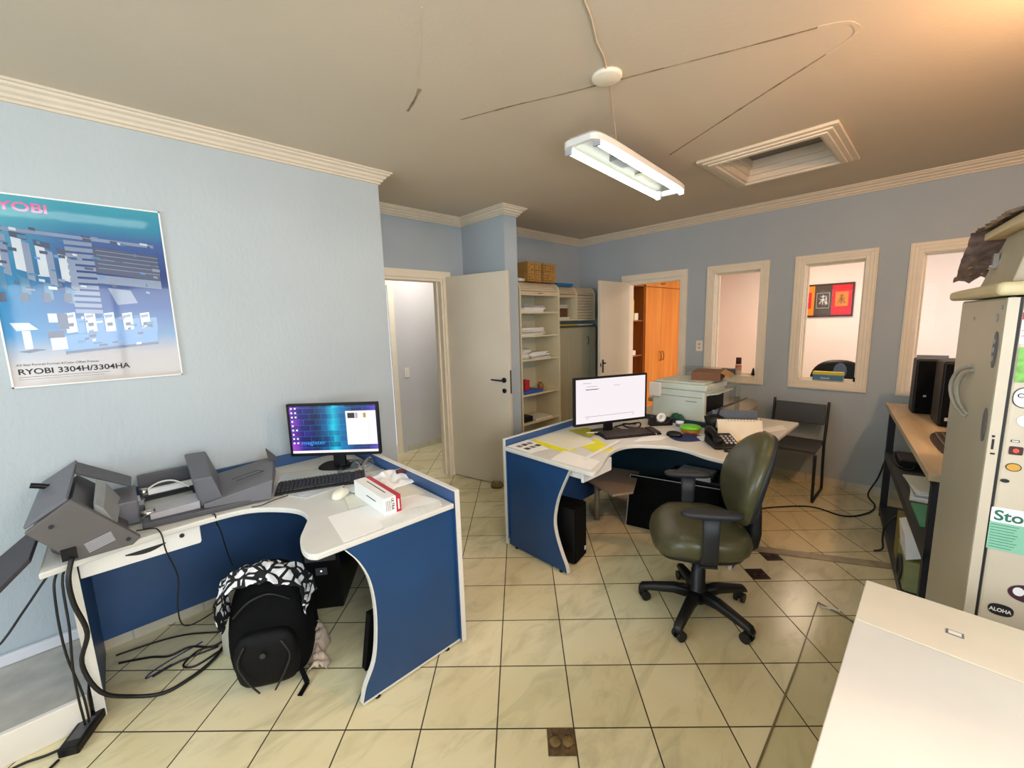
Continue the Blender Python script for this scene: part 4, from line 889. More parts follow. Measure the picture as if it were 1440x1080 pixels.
# tape dispenser
td = thing('tape_dispenser', 'black tape dispenser with a white roll on the right desk', 'tape dispenser', (3.05, 1.50, .738), -42)
obj('body', MB().extr([(-.09, -.03, 0), (.09, -.03, 0), (.09, -.03, .055), (.075, -.03, .06), (.04, -.03, .022), (-.03, -.03, .025), (-.06, -.03, .075), (-.085, -.03, .07)], (0, .06, 0)), M_black, td, bevel=.004)
obj('tape_roll', MB().lathe([(.018, -.011), (.036, -.011), (.036, .011), (.018, .011), (.018, -.011)], n=28), M_white, td).rotation_euler = (R_(90), 0, 0)
td.children[-1].location = (.005, 0, .062)
cup = thing('small_tub', 'small white tub with a purple band beside the green lid', 'tub', (3.03, 1.335, .738))
obj('tub', MB().lathe([(0, 0), (.024, 0), (.027, .05), (.029, .052), (.029, .06), (0, .06)]), M_white, cup)
obj('band', MB().lathe([(.0262, .02), (.0272, .022), (.0278, .042), (.027, .044)]), mat('purple', (120, 84, 150), .5), cup)
gc = thing('round_container', 'round orange container with a bright green lid on the right desk', 'container', (2.985, 1.235, .738))
obj('tub', MB().lathe([(0, 0), (.062, 0), (.068, .034), (0, .034)], n=32), mat('orange_clear', (196, 110, 40), .3), gc)
obj('lid', MB().lathe([(.066, .030), (.073, .030), (.073, .046), (.066, .05), (0, .05)], n=32), mat('lime_green', (110, 200, 20), .4), gc)
# phone
ph = thing('desk_phone', 'black corded desk phone on the right desk', 'telephone', (2.80, .945, .738), -50)
obj('base', MB().hexa([(-.085, -.10, 0), (.085, -.10, 0), (.085, .10, 0), (-.085, .10, 0)], [(-.08, -.095, .02), (.08, -.095, .02), (.08, .095, .06), (-.08, .095, .06)]), M_black, ph, bevel=.006)
hs = MB().loft([[(-.055+x, yy, zz+z) for x, z in srect(.024*k, .02*k, 14, 2.6)] for yy, zz, k in ((-.105, .055, .5), (-.095, .055, 1.05), (-.06, .058, 1.05), (-.03, .078, .75), (.03, .088, .75), (.065, .088, 1.05), (.10, .09, 1.05), (.108, .09, .5))]); obj('handset', hs, M_black, ph)
mb = MB()
for i in range(3):
    for j in range(4):
        y = -.055+.03*j; mb.box(.0+.026*i, y, .02+(y+.095)*.21-.002, .014+.026*i, y+.014, .028+(y+.095)*.21)
obj('keypad', mb, mat('pale_keys', (190, 188, 186), .5), ph)
pts = [(-.055, -.105, .045), (-.04, -.14, .012)]
for k in range(40): t_ = k/40; pts.append((-.04+.13*t_+.006*math.cos(k*1.9), -.14-.02*math.sin(PI*t_)+.006*math.sin(k*1.9), .008+.003*math.cos(k*1.9)))
obj('coiled_cord', MB().tube(pts, .0045, 6, smooth=3), M_black, ph)
# calendar
ca = thing('desk_calendar', 'cream desk calendar standing beside the phone', 'calendar', (3.025, .92, .738), -57)
obj('front_page', MB().hexa([(-.14, -.05, 0), (.14, -.05, 0), (.14, -.046, 0), (-.14, -.046, 0)], [(-.14, .0, .135), (.14, .0, .135), (.14, .004, .135), (-.14, .004, .135)]), mat('cream_page', (224, 216, 194), .8), ca)
obj('rear_board', MB().hexa([(-.14, .056, 0), (.14, .056, 0), (.14, .06, 0), (-.14, .06, 0)], [(-.14, .004, .135), (.14, .004, .135), (.14, .008, .135), (-.14, .008, .135)]), M_paper2, ca)
mb = MB()
for k in range(9): mb.box(-.075+.02*k, -.005, .126, -.065+.02*k, -.0035, .128)
mb2 = MB()
for k in range(14): mb2.tube([(-.13+.02*k, -.006, .132), (-.13+.02*k, .004, .142), (-.13+.02*k, .013, .132)], .0012, 5)
obj('print', mb, M_ink, ca); obj('spiral', mb2, M_steel, ca)
bk = single('grey_binder', 'grey binder with blue pocket standing behind the calendar', 'binder', MB().box(-.145, -.012, 0, .145, .012, .175), mat('slate_blue_grey', (92, 102, 116), .5), (3.12, .985, .738), -57, bevel=.003)
def pen(label, loc, rz, c_):
    t = thing('pen', label, 'pen', loc, rz, None)
    obj('barrel', MB().cyl((-.06, 0, .006), (.05, 0, .006), .0055, n=10), c_, t); obj('tip', MB().cyl((-.072, 0, .006), (-.06, 0, .006), .002, .0055, n=10), M_black, t)
M_py = mat('pen_yellow', (230, 160, 20), .4)
pen('yellow pen nearest the phone', (2.93, .86, .739), -8, M_py); pen('yellow pen nearest the calendar', (2.95, .885, .739), -12, M_py)
bc = thing('pen_cup', 'black round pen holder between the green lid and the phone', 'pen holder', (3.02, 1.085, .738))
obj('cup', MB().lathe([(0, 0), (.055, 0), (.06, .01), (.055, .09), (.065, .13), (.03, .15), (0, .15)], n=24), M_black, bc)
obj('pen', MB().cyl((.0, -.02, .13), (.01, -.035, .2), .005), M_black, bc)
sheet('note_pad', 'white notepad with dark cover between mouse pad and phone', [(2.80, 1.08), (2.87, 1.14), (2.98, 1.06), (2.90, .99)], .7421, M_paper, .008, 'notepad')
sheet('paper_sheet', 'small white papers on the far end of the side table', [(3.23, .86), (3.35, .90), (3.62, .80), (3.50, .74)], .7385, M_paper, .002)
nt_ = MB().tube([(0, 0, .004), (.05, .01, .004), (.09, .03, .004)], .004); 
single('pencil_sharpener', 'small metal clip beside the right keyboard', 'clip', MB().box(-.006, -.014, 0, .006, .014, .012), M_chrome, (2.76, 1.395, .739), 20, bevel=.002)
sg = thing('cable_bundle', 'dark cable tangle behind the right keyboard', 'cable', (2.86, 1.62, .738))
obj('wires', MB().tube([(-.12, .10, .01), (-.05, .04, .03), (.02, .06, .012), (.05, -.02, .03), (-.02, -.05, .01), (-.10, -.0, .02), (-.03, .08, .02), (.08, .03, .008)], .006, 7), M_black, sg)
single('white_pen', 'long white pen lying on the yellow envelope', 'pen', MB().cyl((-.09, 0, .005), (.09, 0, .005), .004), M_white, (2.52, 1.72, .7465), -38)
# under right desk
p2 = thing('computer_tower', 'black slim computer tower standing under the left end of the right desk', 'computer', (2.03, 1.73, 0), 12)
obj('case', MB().box(-.085, -.18, .008, .085, .2, .385), M_black, p2, bevel=.006)
obj('front_panel', MB().box(-.08, -.19, .015, .08, -.18, .38), M_blackm, p2); obj('button', MB().box(.05, -.195, .05, .065, -.19, .075), M_white, p2)
lp = thing('flat_panel', 'black flat screen panel leaning under the right desk', 'panel', (2.80, 1.27, 0), -76)
obj('panel', MB().hexa([(-.33, -.02, 0), (.30, -.02, 0), (.30, .015, 0), (-.33, .015, 0)], [(-.33, .08, .37), (.30, .08, .37), (.30, .115, .37), (-.33, .115, .37)]), M_blackm, lp, bevel=.004)
obj('edge_trim', MB().bar((-.331, .083, .372), (.30, .083, .372), .006, .005).bar((-.331, -.022, .003), (-.331, .083, .372), .005, .006), M_lgrey, lp)
cp = thing('grey_box_device', 'grey electronic box on the floor behind the leaning panel', 'device', (3.06, 1.20, 0), 6)
obj('case', MB().box(-.1, -.2, 0, .1, .2, .40), M_black, cp, bevel=.006); obj('front_plate', MB().box(-.115, -.12, .40, .06, .12, .44), mat('pale_device', (170, 172, 170), .5), cp)

# printer on side table
pt = thing('laser_printer', 'large pale grey-green multifunction printer on the side table', 'printer', (3.53, 1.47, .738))
M_pr = mat('grey_green_plastic', (196, 208, 200), .45, var=.03)
obj('body', MB().box(-.21, -.20, .0, .23, .24, .25), M_pr, pt, bevel=.012, seg=3)
obj('top_unit', MB().box(-.215, -.215, .25, .235, .245, .30).box(-.2, -.19, .30, .20, .22, .318), M_pr, pt, bevel=.01, seg=3)
obj('seam', MB().box(-.2118, -.18, .195, -.2095, .22, .199).box(-.2118, -.14, .16, -.2095, -.05, .165), M_mgrey, pt)
obj('side_bin', MB().box(-.17, -.202, .05, .20, -.18, .21), M_black, pt)
obj('open_tray', MB().hexa([(-.15, -.40, .17), (.15, -.40, .17), (.15, -.20, .06), (-.15, -.20, .06)], [(-.15, -.405, .18), (.15, -.405, .18), (.15, -.20, .075), (-.15, -.20, .075)]), M_dgrey, pt, bevel=.004)
obj('tray_flap', MB().hexa([(-.17, -.29, .235), (.16, -.29, .235), (.16, -.20, .215), (-.17, -.20, .215)], [(-.17, -.29, .242), (.16, -.29, .242), (.16, -.20, .228), (-.17, -.20, .228)]), M_pr, pt)
obj('power_corner', MB().box(-.235, .16, .18, -.20, .262, .30), M_white, pt, bevel=.008)
obj('label', MB().box(-.19, -.225, .015, -.10, -.2005, .045), M_paper, pt)
br_ = thing('carton', 'open brown cardboard box on top of the printer', 'box', (3.62, 1.36, 1.0565), 12)
obj('box', MB().box(-.14, -.11, 0, .14, .11, .07), mat('brown_card', (120, 84, 62), .8), br_)
obj('flap', MB().hexa([(-.14, -.18, .03), (.14, -.18, .03), (.14, -.11, .068), (-.14, -.11, .068)], [(-.14, -.18, .034), (.14, -.18, .034), (.14, -.11, .072), (-.14, -.11, .072)]), M_card, br_)
single('acrylic_guard', 'clear acrylic stand around the back of the printer', 'acrylic stand', MB().box(-.003, -.3, 0, .003, .16, .40).box(-.003, -.303, 0, .12, -.297, .40), glassy('acrylic', (.95, .97, .96), .12), (3.80, 1.50, .738))
single('green_cloth', 'dark green cloth lying at the foot of the printer', 'cloth', MB().grid(lambda u, v: ((u-.5)*.07, (v-.5)*.15, .002+.06*max(0, 1-(2*u-1)**2)*max(0, 1-(2*v-1)**2)*(1+.4*noise.noise(Vector((u*6, v*6, 1))))), 12, 14), mat('dark_green_cloth', (30, 84, 62), .9), (3.265, 1.46, .739))
gd = single('grey_cover', 'grey box lying on the round-cornered table', 'box', MB().box(-.12, -.18, 0, .12, .18, .06), mat('grey_box', (112, 114, 120), .6), (4.22, 1.75, .74), 0, bevel=.01)

# ============================================================ OFFICE CHAIR
M_olive = mat('olive_leatherette', (78, 76, 50), .34, var=.12, vscale=6, bump=.05)
M_chp = mat('chair_plastic', (34, 36, 40), .55)
M_chb = mat('chair_black', (20, 20, 22), .45)
oc = thing('office_chair', 'olive green swivel office chair with armrests on black star base', 'chair', (2.115, .806, 0), 0)
for k in range(5):
    a = R_(41+72*k); d = Vector((math.cos(a), math.sin(a), 0)); n = Vector((-d.y, d.x, 0))
    mb = MB(); rr = [(.03, .10, .034, .03), (.12, .105, .028, .026), (.22, .088, .024, .022), (.29, .075, .022, .018), (.305, .062, .018, .01)]
    rings = []
    for r_, z, wd, h_ in rr:
        c_ = d*r_; rings.append([c_+n*x+Vector((0, 0, z+y)) for x, y in srect(wd, h_, 16, 3)])
    mb.loft(rings); obj('base_arm', mb, M_chb, oc)
    mb = MB(); c_ = d*.272
    tw = R_(41+72*k+35*math.sin(k*2.1)); dn = Vector((math.cos(tw), math.sin(tw), 0)); sd = Vector((-dn.y, dn.x, 0))
    for s in (-1, 1): mb.cyl(c_+sd*s*.010+Vector((0, 0, .026)), c_+sd*s*.026+Vector((0, 0, .026)), .026, n=20)
    mb.cyl(c_+Vector((0, 0, .02)), c_+Vector((0, 0, .075)), .009); mb.box(c_.x-.012, c_.y-.012, .035, c_.x+.012, c_.y+.012, .055)
    obj('caster', mb, M_chb, oc)
obj('hub', MB().lathe([(.0, .06), (.045, .06), (.05, .09), (.045, .13), (.036, .14), (.036, .24), (.03, .245), (.030, .30), (.024, .30), (.024, .40), (0, .40)], n=24), M_chb, oc)
th = R_(124); f = Vector((math.cos(th), math.sin(th), 0)); s_ = Vector((f.y, -f.x, 0)); up = Vector((0, 0, 1)); cc = Vector((.02, .005, 0))+f*.015
def P(a, b, z): return cc+f*a+s_*b+up*z
obj('mechanism', MB().hexa([P(-.12, -.06, .365), P(.08, -.06, .365), P(.08, .06, .365), P(-.12, .06, .365)][::-1], [P(-.14, -.09, .405), P(.1, -.09, .405), P(.1, .09, .405), P(-.14, .09, .405)][::-1]), M_chb, oc)
rings = []
for z, k, in [(.395, .80), (.405, .93), (.425, 1.0), (.45, 1.02), (.475, 1.0), (.495, .93), (.508, .78), (.514, .5), (.516, .15)]:
    rg = []
    for x, y in srect(.235*k, .245*k, 44, 3.0):
        zz = z
        if x > .12: zz -= (x-.12)*.28
        zz += .012*(abs(y)/.24)**2*(1 if z > .46 else 0)
        rg.append(P(x, y, zz))
    rings.append(rg)
obj('seat', MB().loft(rings), M_olive, oc)
rings = [[P(x, y, z-(max(0, x-.12)*.28)) for x, y in srect(.22*k, .23*k, 40, 3)] for z, k in ((.375, .7), (.385, .95), (.405, .99), (.415, .9))]
obj('seat_pan', MB().loft(rings), M_chb, oc)
# backrest: outline in (s,z), thickness along f
def bo(t_):
    a = 2*PI*t_; c_, n_ = math.cos(a), math.sin(a)
    y = .215*math.copysign(abs(c_)**.72, c_); z = .235*math.copysign(abs(n_)**.78, n_)
    if z > 0: y *= 1-.32*(z/.235)**1.6
    else: y *= 1-.20*(abs(z)/.235)**2
    return y, z
def back_rings(prof_):
    out = []
    for off, k in prof_:
        rg = []
        for i in range(44):
            y, z = bo(i/44); y *= k; z *= k
            dep = -.225+off+.10*(y/.22)**2*.35-.06*((z+.05)/.25)-.03*(z/.24)**2
            rg.append(P(dep, y, .755+z))
        out.append(rg)
    return out
obj('backrest', MB().loft(back_rings([(-.012, .96), (.0, 1.0), (.02, 1.0), (.042, .95), (.056, .84), (.064, .62), (.067, .3), (.067, .05)][::-1])), M_olive, oc)
obj('back_shell', MB().loft(back_rings([(-.045, .05), (-.045, .5), (-.04, .8), (-.026, .95), (-.008, .975)][::-1])), M_chp, oc)
obj('back_support', MB().loft([[P(a+x, y, z) for x, y in srect(wx, wy, 20, 3.5)] for a, z, wx, wy in ((-.20, .36, .05, .05), (-.245, .40, .045, .055), (-.268, .47, .032, .055), (-.272, .56, .025, .05), (-.275, .66, .018, .04))]), M_chb, oc)
for sgn in (-1, 1):
    mb = MB(); y = sgn*.265
    rings = [[P(x0+x, y0*sgn+yy, z0) for x, yy in srect(wx, .016, 16, 3.5)] for x0, y0, z0, wx in ((.0, .205, .392, .04), (.0, .245, .405, .04), (.0, .268, .45, .036), (.0, .268, .55, .036), (.0, .268, .655, .042))]
    obj('arm_post', MB().loft(rings).hexa([P(-.04, sgn*.08, .382), P(.04, sgn*.08, .382), P(.04, sgn*.25, .382), P(-.04, sgn*.25, .382)][::sgn], [P(-.04, sgn*.08, .394), P(.04, sgn*.08, .394), P(.04, sgn*.25, .394), P(-.04, sgn*.25, .394)][::sgn]), M_chp, oc)
    rings = [[P(.0+x, y+yy, z) for x, yy in srect(.135*k, .038*k, 28, 3)] for z, k in ((.650, .82), (.657, 1.0), (.670, 1.0), (.677, .9), (.680, .5))]
    obj('armrest', MB().loft(rings), M_chp, oc)

# ============================================================ SIDE CHAIR by window wall
vc = thing('visitor_chair', 'grey visitor chair with black tube frame against the window wall', 'chair', (4.33, .85, 0), 0)
M_vg = mat('grey_vinyl', (62, 66, 72), .5)
obj('backrest', MB().hexa([(.10, -.185, .60), (.125, -.185, .60), (.125, .20, .60), (.10, .20, .60)], [(.135, -.185, .775), (.16, -.185, .775), (.16, .20, .775), (.135, .20, .775)]), M_vg, vc, bevel=.006)
obj('seat', MB().hexa([(-.28, -.20, .425), (.12, -.19, .425), (.12, .20, .425), (-.28, .21, .425)], [(-.28, -.20, .455), (.12, -.19, .46), (.12, .20, .46), (-.28, .21, .455)]), M_vg, vc, bevel=.01)
for sgn, yy in ((-1, -.20), (1, .215)):
    obj('side_frame', MB().tube([(.165, yy, .80), (.14, yy, .68), (.11, yy, .55), (.08, yy, .43), (.09, yy, .25), (.12, yy, .03), (.08, yy, .012), (-.1, yy, .012), (-.22, yy, .012), (-.26, yy, .03), (-.27, yy, .25), (-.27, yy, .42)], .011, 10), M_steel, vc)
cable('black cable running along the floor past the visitor chair to the rack', [(3.2, 1.0, .006), (3.6, .95, .006), (3.85, .78, .006), (3.98, .62, .006), (3.95, .42, .006), (4.12, .30, .008), (4.32, .27, .01), (4.45, .33, .05), (4.50, .28, .2), (4.42, .24, .4)], .006)
cable('black cable hanging off the lower shelf of the rack', [(3.55, .09, .28), (3.5, .155, .2), (3.50, .165, .1), (3.49, .16, .03), (3.47, .20, .008)], .006)

# ============================================================ RACK with wooden top
rk = thing('metal_rack', 'dark steel rack table with a wooden top along the right side', 'table', (4.22, .262, 0), 8.6)   # local: -x towards camera, -y to the wall
M_board = wood('pale_board', (164, 146, 116), (196, 180, 148), .5, 2.0, (.15, 1, 1))
Lx = 1.80
obj('tabletop', MB().box(-Lx, -.60, .852, .0, .0, .884), M_board, rk, bevel=.002)
for x in (-.06, -Lx+.06):
    for y in (-.04, -.56):
        obj('leg', MB().box(x-.02, y-.02, 0, x+.02, y+.02, .852), M_steel, rk)
M_shelf = mat('dark_shelf', (44, 50, 52), .5)
for z in (.50, .06): obj('shelf', MB().box(-Lx+.04, -.58, z, -.04, -.02, z+.02).box(-Lx+.04, -.03, z-.03, -.04, -.018, z+.025), M_shelf, rk)
obj('frame_rail', MB().box(-Lx+.04, -.03, .822, -.04, -.018, .852), M_steel, rk)
ca_, sa_ = math.cos(R_(8.6)), math.sin(R_(8.6))
def RK(x, y): return (4.22+x*ca_-y*sa_, .262+x*sa_+y*ca_)
def onrack(name, label, cat, x, y, z, rz=0):
    X, Y = RK(x, y); return thing(name, label, cat, (X, Y, z), 8.6+rz)
t1 = onrack('computer_tower', 'black computer tower nearer the window on the rack top', 'computer', -.27, -.22, .884, 0)
obj('case', MB().box(-.10, -.16, .0, .06, .12, .37), M_black, t1, bevel=.012, seg=3)
obj('front_panel', MB().box(-.118, -.15, .01, -.10, .11, .36), M_blackm, t1, bevel=.006); obj('light', MB().box(-.1195, .06, .12, -.118, .075, .132), M_lgrey, t1)
t2 = onrack('computer_tower', 'larger black computer tower nearer the fridge on the rack top', 'computer', -.62, -.30, .884, 0)
obj('case', MB().box(-.13, -.26, .0, .10, .13, .39), M_black, t2, bevel=.012, seg=3)
obj('front_panel', MB().box(-.148, -.25, .01, -.13, .12, .375), M_blackm, t2, bevel=.006); obj('light', MB().box(-.1495, .09, .04, -.148, .105, .06), M_lgrey, t2)
t3 = onrack('ribbed_mat', 'dark brown ribbed mat on the near end of the rack top', 'mat', -1.25, -.24, .884, 0)
obj('base', MB().prism(srect(.33, .15, 36, 3), 0, .008), mat('dark_brown_rubber', (52, 42, 38), .6), t3)
mb = MB()
for k in range(9): mb.tube([(-.27, -.11+.027*k, .010), (0, -.11+.027*k+.01, .012), (.27, -.11+.027*k, .010)], .006, 6)
obj('ribs', mb, mat('brown_rubber_ribs', (86, 68, 58), .5), t3)
t4 = onrack('modem', 'black modem with cables on the middle shelf of the rack', 'modem', -.33, -.14, .52, 0)
obj('case', MB().box(-.14, -.08, 0, .12, .08, .05), M_black, t4, bevel=.006); obj('cable', MB().tube([(-.14, 0, .03), (-.2, .03, .01), (-.15, .08, .01), (-.05, .09, .01), (.1, .09, .02)], .005), M_cable, t4)
mag = []
for k in range(5):
    m_ = onrack('magazine', ['cream magazine at the bottom of the pile on the rack shelf', 'white magazine second from the bottom of the pile on the rack shelf', 'grey magazine in the middle of the pile on the rack shelf', 'white magazine second from the top of the pile on the rack shelf', 'cream magazine at the top of the pile on the rack shelf'][k], 'magazine', -.98+.01*k, -.16, .5205+.011*k, 4*k-8)
    m_['group'] = 'magazine pile on the rack shelf'
    obj('pages', MB().box(-.15, -.10, 0, .15, .10, .010), [M_paper2, M_paper, M_lgrey, M_paper, M_paper2][k], m_)
t5 = onrack('green_folder', 'green folder leaning on the lower shelf of the rack', 'folder', -1.30, -.13, .52, 0)
obj('cover', MB().hexa([(-.18, -.09, .0), (.12, -.09, .0), (.12, .09, .0), (-.18, .09, .0)], [(-.18, -.09, .012), (.12, -.09, .012), (.12, .09, .012), (-.18, .09, .012)]), mat('sea_green', (86, 168, 128), .5), t5)
t6 = onrack('yellow_binder', 'mustard yellow binder on the lower shelf of the rack', 'binder', -.92, -.12, .08, 0)
obj('cover', MB().box(-.05, -.10, 0, .06, .09, .28), mat('mustard', (138, 122, 52), .6), t6)
t7 = onrack('white_notebook', 'white card standing on the lower shelf in front of the yellow binder', 'notebook', -1.16, -.10, .245, 0)
obj('cover', MB().hexa([(-.14, -.06, .06), (.10, -.06, .06), (.10, .07, .0), (-.14, .07, .0)], [(-.14, -.05, .20), (.10, -.05, .20), (.10, .085, .14), (-.14, .085, .14)]), M_paper, t7)
t8 = onrack('green_package', 'olive green printed package on the lower shelf of the rack', 'package', -1.16, -.12, .08, 0)
obj('box', MB().box(-.16, -.10, 0, .12, .095, .165), mat('olive_package', (148, 152, 100), .6, var=.1, vscale=12), t8)
obj('disc', MB().lathe([(.05, 0), (.07, 0), (.07, .012), (.05, .012), (.05, 0)], c=(0, 0, 0), n=28), mat('dark_ring', (40, 44, 40), .5), t8).rotation_euler = (R_(-90), 0, 0)
t8.children[-1].location = (-.05, .096, .08)

# ============================================================ FRIDGE
FA = 7.2
fr = thing('refrigerator', 'cream refrigerator with curved handle and stickers on its side', 'refrigerator', (1.77, -.112, 0), FA)   # local x along door, -y into the room corner
M_fr = mat('fridge_door', (186, 180, 158), .35, var=.03, vscale=4)
M_frs = mat('fridge_side', (206, 194, 172), .4, var=.03)
obj('door', MB().box(0, -.024, .10, .58, 0, 1.602), M_fr, fr, bevel=.008, seg=3)
obj('door_rim', MB().box(-.0015, -.024, .10, .001, -.002, 1.60), M_frs, fr)
obj('gasket', MB().box(.002, -.030, .10, .575, -.024, 1.60), M_ink, fr)
body_ = obj('body', MB().box(0, -.60, .04, .58, -.030, 1.602), M_frs, fr, bevel=.006)
obj('top_board', MB().box(-.035, -.63, 1.606, .65, .028, 1.642), mat('warm_white_top', (204, 190, 148), .45), fr, bevel=.014, seg=4)
for x in (.05, .53): obj('foot', MB().box(x-.025, -.08, 0, x+.025, -.04, .04).box(x-.025, -.58, 0, x+.025, -.54, .04), M_black, fr)
hd = MB(); hd.tube([(.29, .002, 1.385), (.37, .018, 1.36), (.415, .026, 1.30), (.37, .018, 1.24), (.28, .002, 1.215)], .0065, 10); hd.tube([(.25, .001, 1.375), (.32, .012, 1.355), (.36, .017, 1.30), (.32, .012, 1.25), (.26, .001, 1.225)], .0055, 10)
obj('handle', hd, mat('handle_grey', (168, 164, 152), .35), fr)
for z, hgt in ((1.455, .052), (1.235, .050)): obj('oval_badge', MB().extr([(.045+.020*math.cos(2*PI*i/24), .0008, z+hgt*math.sin(2*PI*i/24)) for i in range(24)], (0, .002, 0)), M_mgrey, fr)

obj('badge_dots', MB().cyl((.045, .003, 1.48), (.045, .0045, 1.48), .008, n=12).cyl((.045, .003, 1.455), (.045, .0045, 1.455), .008, n=12).cyl((.045, .003, 1.43), (.045, .0045, 1.43), .008, n=12).cyl((.07, .0005, 1.545), (.07, .002, 1.545), .012, n=12).cyl((.35, .0005, 1.54), (.35, .002, 1.54), .006, n=8).cyl((.03, .0005, 1.575), (.03, .002, 1.575), .006, n=8), M_lgrey, fr)
obj('lettering', MB().box(-.0022, -.014, 1.175, -.0015, -.009, 1.205).box(-.0022, -.018, 1.16, -.0015, -.009, 1.165).box(-.0022, -.014, 1.21, -.0015, -.008, 1.216), M_ink, fr)
# stickers on the side face (x = 0, facing -x); text runs towards -y
def stick(name, y, z, w_, h_, m_, e=2.4, k=0):
    pts = [(-.0012-.0002*k, y+a, z+b) for a, b in srect(w_/2, h_/2, 24, e)]
    return obj(name, MB().extr(pts, (-.0006, 0, 0)), m_, body_)
M_green = mat('green_print', (30, 110, 88), .5); M_mint = mat('mint_print', (140, 200, 170), .5)
stick('flyer', -.092, .985, .13, .045, M_paper, 20)
o_ = obj('flyer_block', MB().box(-.0024, -.157, .880, -.0014, -.027, .963), M_mint, body_)
mb = MB()
for k in range(9): mb.box(-.0028, -.075-.004*(k % 3), .887+.0085*k, -.0024, -.030, .8885+.0085*k)
obj('flyer_text', mb, M_green, body_)
txt('flyer_lettering', 'Store', .042, M_green, body_, (-.002, -.033, .970), rot=(90, 0, -90), bold=.0008)
stick('black_sticker', -.073, .698, .050, .036, M_ink, 2.6, 1)
txt('sticker_lettering', 'ALOHA', .0155, M_paper, body_, (-.0022, -.0505, .692), rot=(90, 0, -90), bold=.0004, sx=.82)
stick('maroon_sticker', -.116, .765, .072, .052, mat('maroon_print', (70, 34, 50), .5), 2, 1); stick('sticker_disc', -.100, .768, .022, .026, M_paper, 2, 3)
stick('yellow_sticker', -.056, 1.130, .026, .020, mat('gold_print', (214, 160, 60), .5), 2, 1); stick('yellow_sticker_rim', -.056, 1.130, .030, .024, M_ink, 2, 0)
stick('red_sticker', -.056, 1.178, .026, .024, mat('dark_red_print', (60, 20, 22), .5), 8, 0); stick('red_sticker_mark', -.056, 1.178, .012, .013, mat('orange_red_print', (220, 80, 50), .5), 2, 2)
stick('small_sticker', -.052, 1.205, .016, .006, M_ink, 10, 0); stick('small_sticker_fill', -.052, 1.205, .012, .003, M_paper, 10, 2)
stick('round_sticker', -.066, 1.264, .034, .032, M_paper, 2, 0); stick('dark_oval_sticker', -.044, 1.088, .018, .011, M_ink, 2, 0)
stick('logo_sticker', -.066, 1.328, .062, .060, M_ink, 2.5, 0); stick('logo_sticker_face', -.066, 1.328, .058, .055, M_paper, 2.5, 2)
txt('logo_lettering', 'CO', .017, M_ink, body_, (-.0028, -.043, 1.328), rot=(90, 0, -90), bold=.0003)
obj('green_poster', MB().box(-.0022, -.12, 1.37, -.0012, -.034, 1.465), mat('leaf_green', (120, 180, 80), .5, var=.3, vscale=60), body_)
obj('red_leaflet', MB().box(-.0022, -.12, 1.475, -.0012, -.032, 1.590).box(-.0026, -.12, 1.54, -.0022, -.032, 1.560, 1).box(-.0026, -.12, 1.495, -.0022, -.034, 1.497, 1).box(-.0026, -.12, 1.51, -.0022, -.034, 1.512, 1), [M_paper, M_red], body_)
# case on the fridge
def FR(x, y): a = R_(FA); return (1.77+x*math.cos(a)-y*math.sin(a), -.112+x*math.sin(a)+y*math.cos(a))
X, Y = FR(.0, 0)
cs = thing('equipment_case', 'grey wooden equipment case with metal latch on top of the fridge', 'case', (X, Y, 1.643), FA)
M_case = mat('case_grey', (176, 164, 140), .55, var=.06)
obj('case_body', MB().hexa([(.03, -.50, .0), (.40, -.50, .0), (.40, -.01, .0), (.03, -.01, .0)], [(-.005, -.50, .15), (.27, -.50, .15), (.27, -.035, .15), (-.005, -.035, .15)]), M_case, cs, bevel=.004)
obj('lid_board', MB().box(-.05, -.52, .152, .36, -.0, .175), mat('pale_lid', (224, 202, 160), .5), cs, bevel=.003)
mb = MB().box(.262, -.022, .055, .285, -.010, .10).cyl((.255, -.010, .06), (.292, -.010, .06), .006)
obj('latch', mb, M_chrome, cs)
mb = MB().lathe([(.004, 0), (.012, 0), (.012, .004), (.004, .004)], n=18); 
for yy, zz in ((-.07, .125), (-.045, .05)):
    q = obj('rivet', mb, M_brass, cs); q.rotation_euler = (0, R_(-90), 0); q.location = (.005+(.15-zz)*.13, yy, zz)
def wrap(u, v):
    x = -.08+.64*u; fall = max(0, x-.36)
    edge = max(0, v-.86)
    return (x-.25*fall+.012*noise.noise(Vector((u*9, v*6, 2))), -.52+.55*v+.05*fall+.012*noise.noise(Vector((u*24, v*14, 5))), .186+.012*abs(noise.noise(Vector((u*20, v*9, 8))))-.75*fall-.06*edge+.03*fall*5*noise.noise(Vector((u*30, v*20, 1))))
single('plastic_wrap', 'crinkled plastic bag draped over the case on the fridge', 'plastic bag', MB().grid(wrap, 60, 40), mat('lilac_grey_film', (128, 108, 104), .22, var=.4, vscale=40, coat=.6), (X, Y, 1.643), FA)

# ============================================================ WHITE CABINET in the foreground
wc = thing('white_cabinet', 'white topped low cabinet in the right foreground', 'cabinet', (1.0, -.3, 0))
M_wt = mat('worn_white_laminate', (206, 203, 194), .4, var=.07, vscale=3, bump=.03, bscale=30)
obj('top_board', MB().box(-.55, -.38, .77, .275, .396, .80), M_wt, wc, bevel=.002)
obj('rear_top_board', MB().box(.278, -.38, .77, .501, .396, .80), mat('cream_laminate', (216, 206, 186), .35, var=.03), wc, bevel=.002)
obj('carcass', MB().box(-.53, -.36, .06, .48, .36, .77), M_beige, wc)
obj('door', MB().box(-.52, .36, .08, -.02, .376, .76).box(-.01, .36, .08, .47, .376, .76), mat('cabinet_door_cream', (214, 204, 180), .4), wc)
obj('plinth', MB().box(-.5, -.33, 0, .45, .33, .06), M_steel, wc)
obj('inlay_mark', MB().box(.365, .205, .7995, .385, .235, .8012).box(.368, .209, .8012, .382, .231, .8016, 1), [M_mgrey, M_paper2], wc)
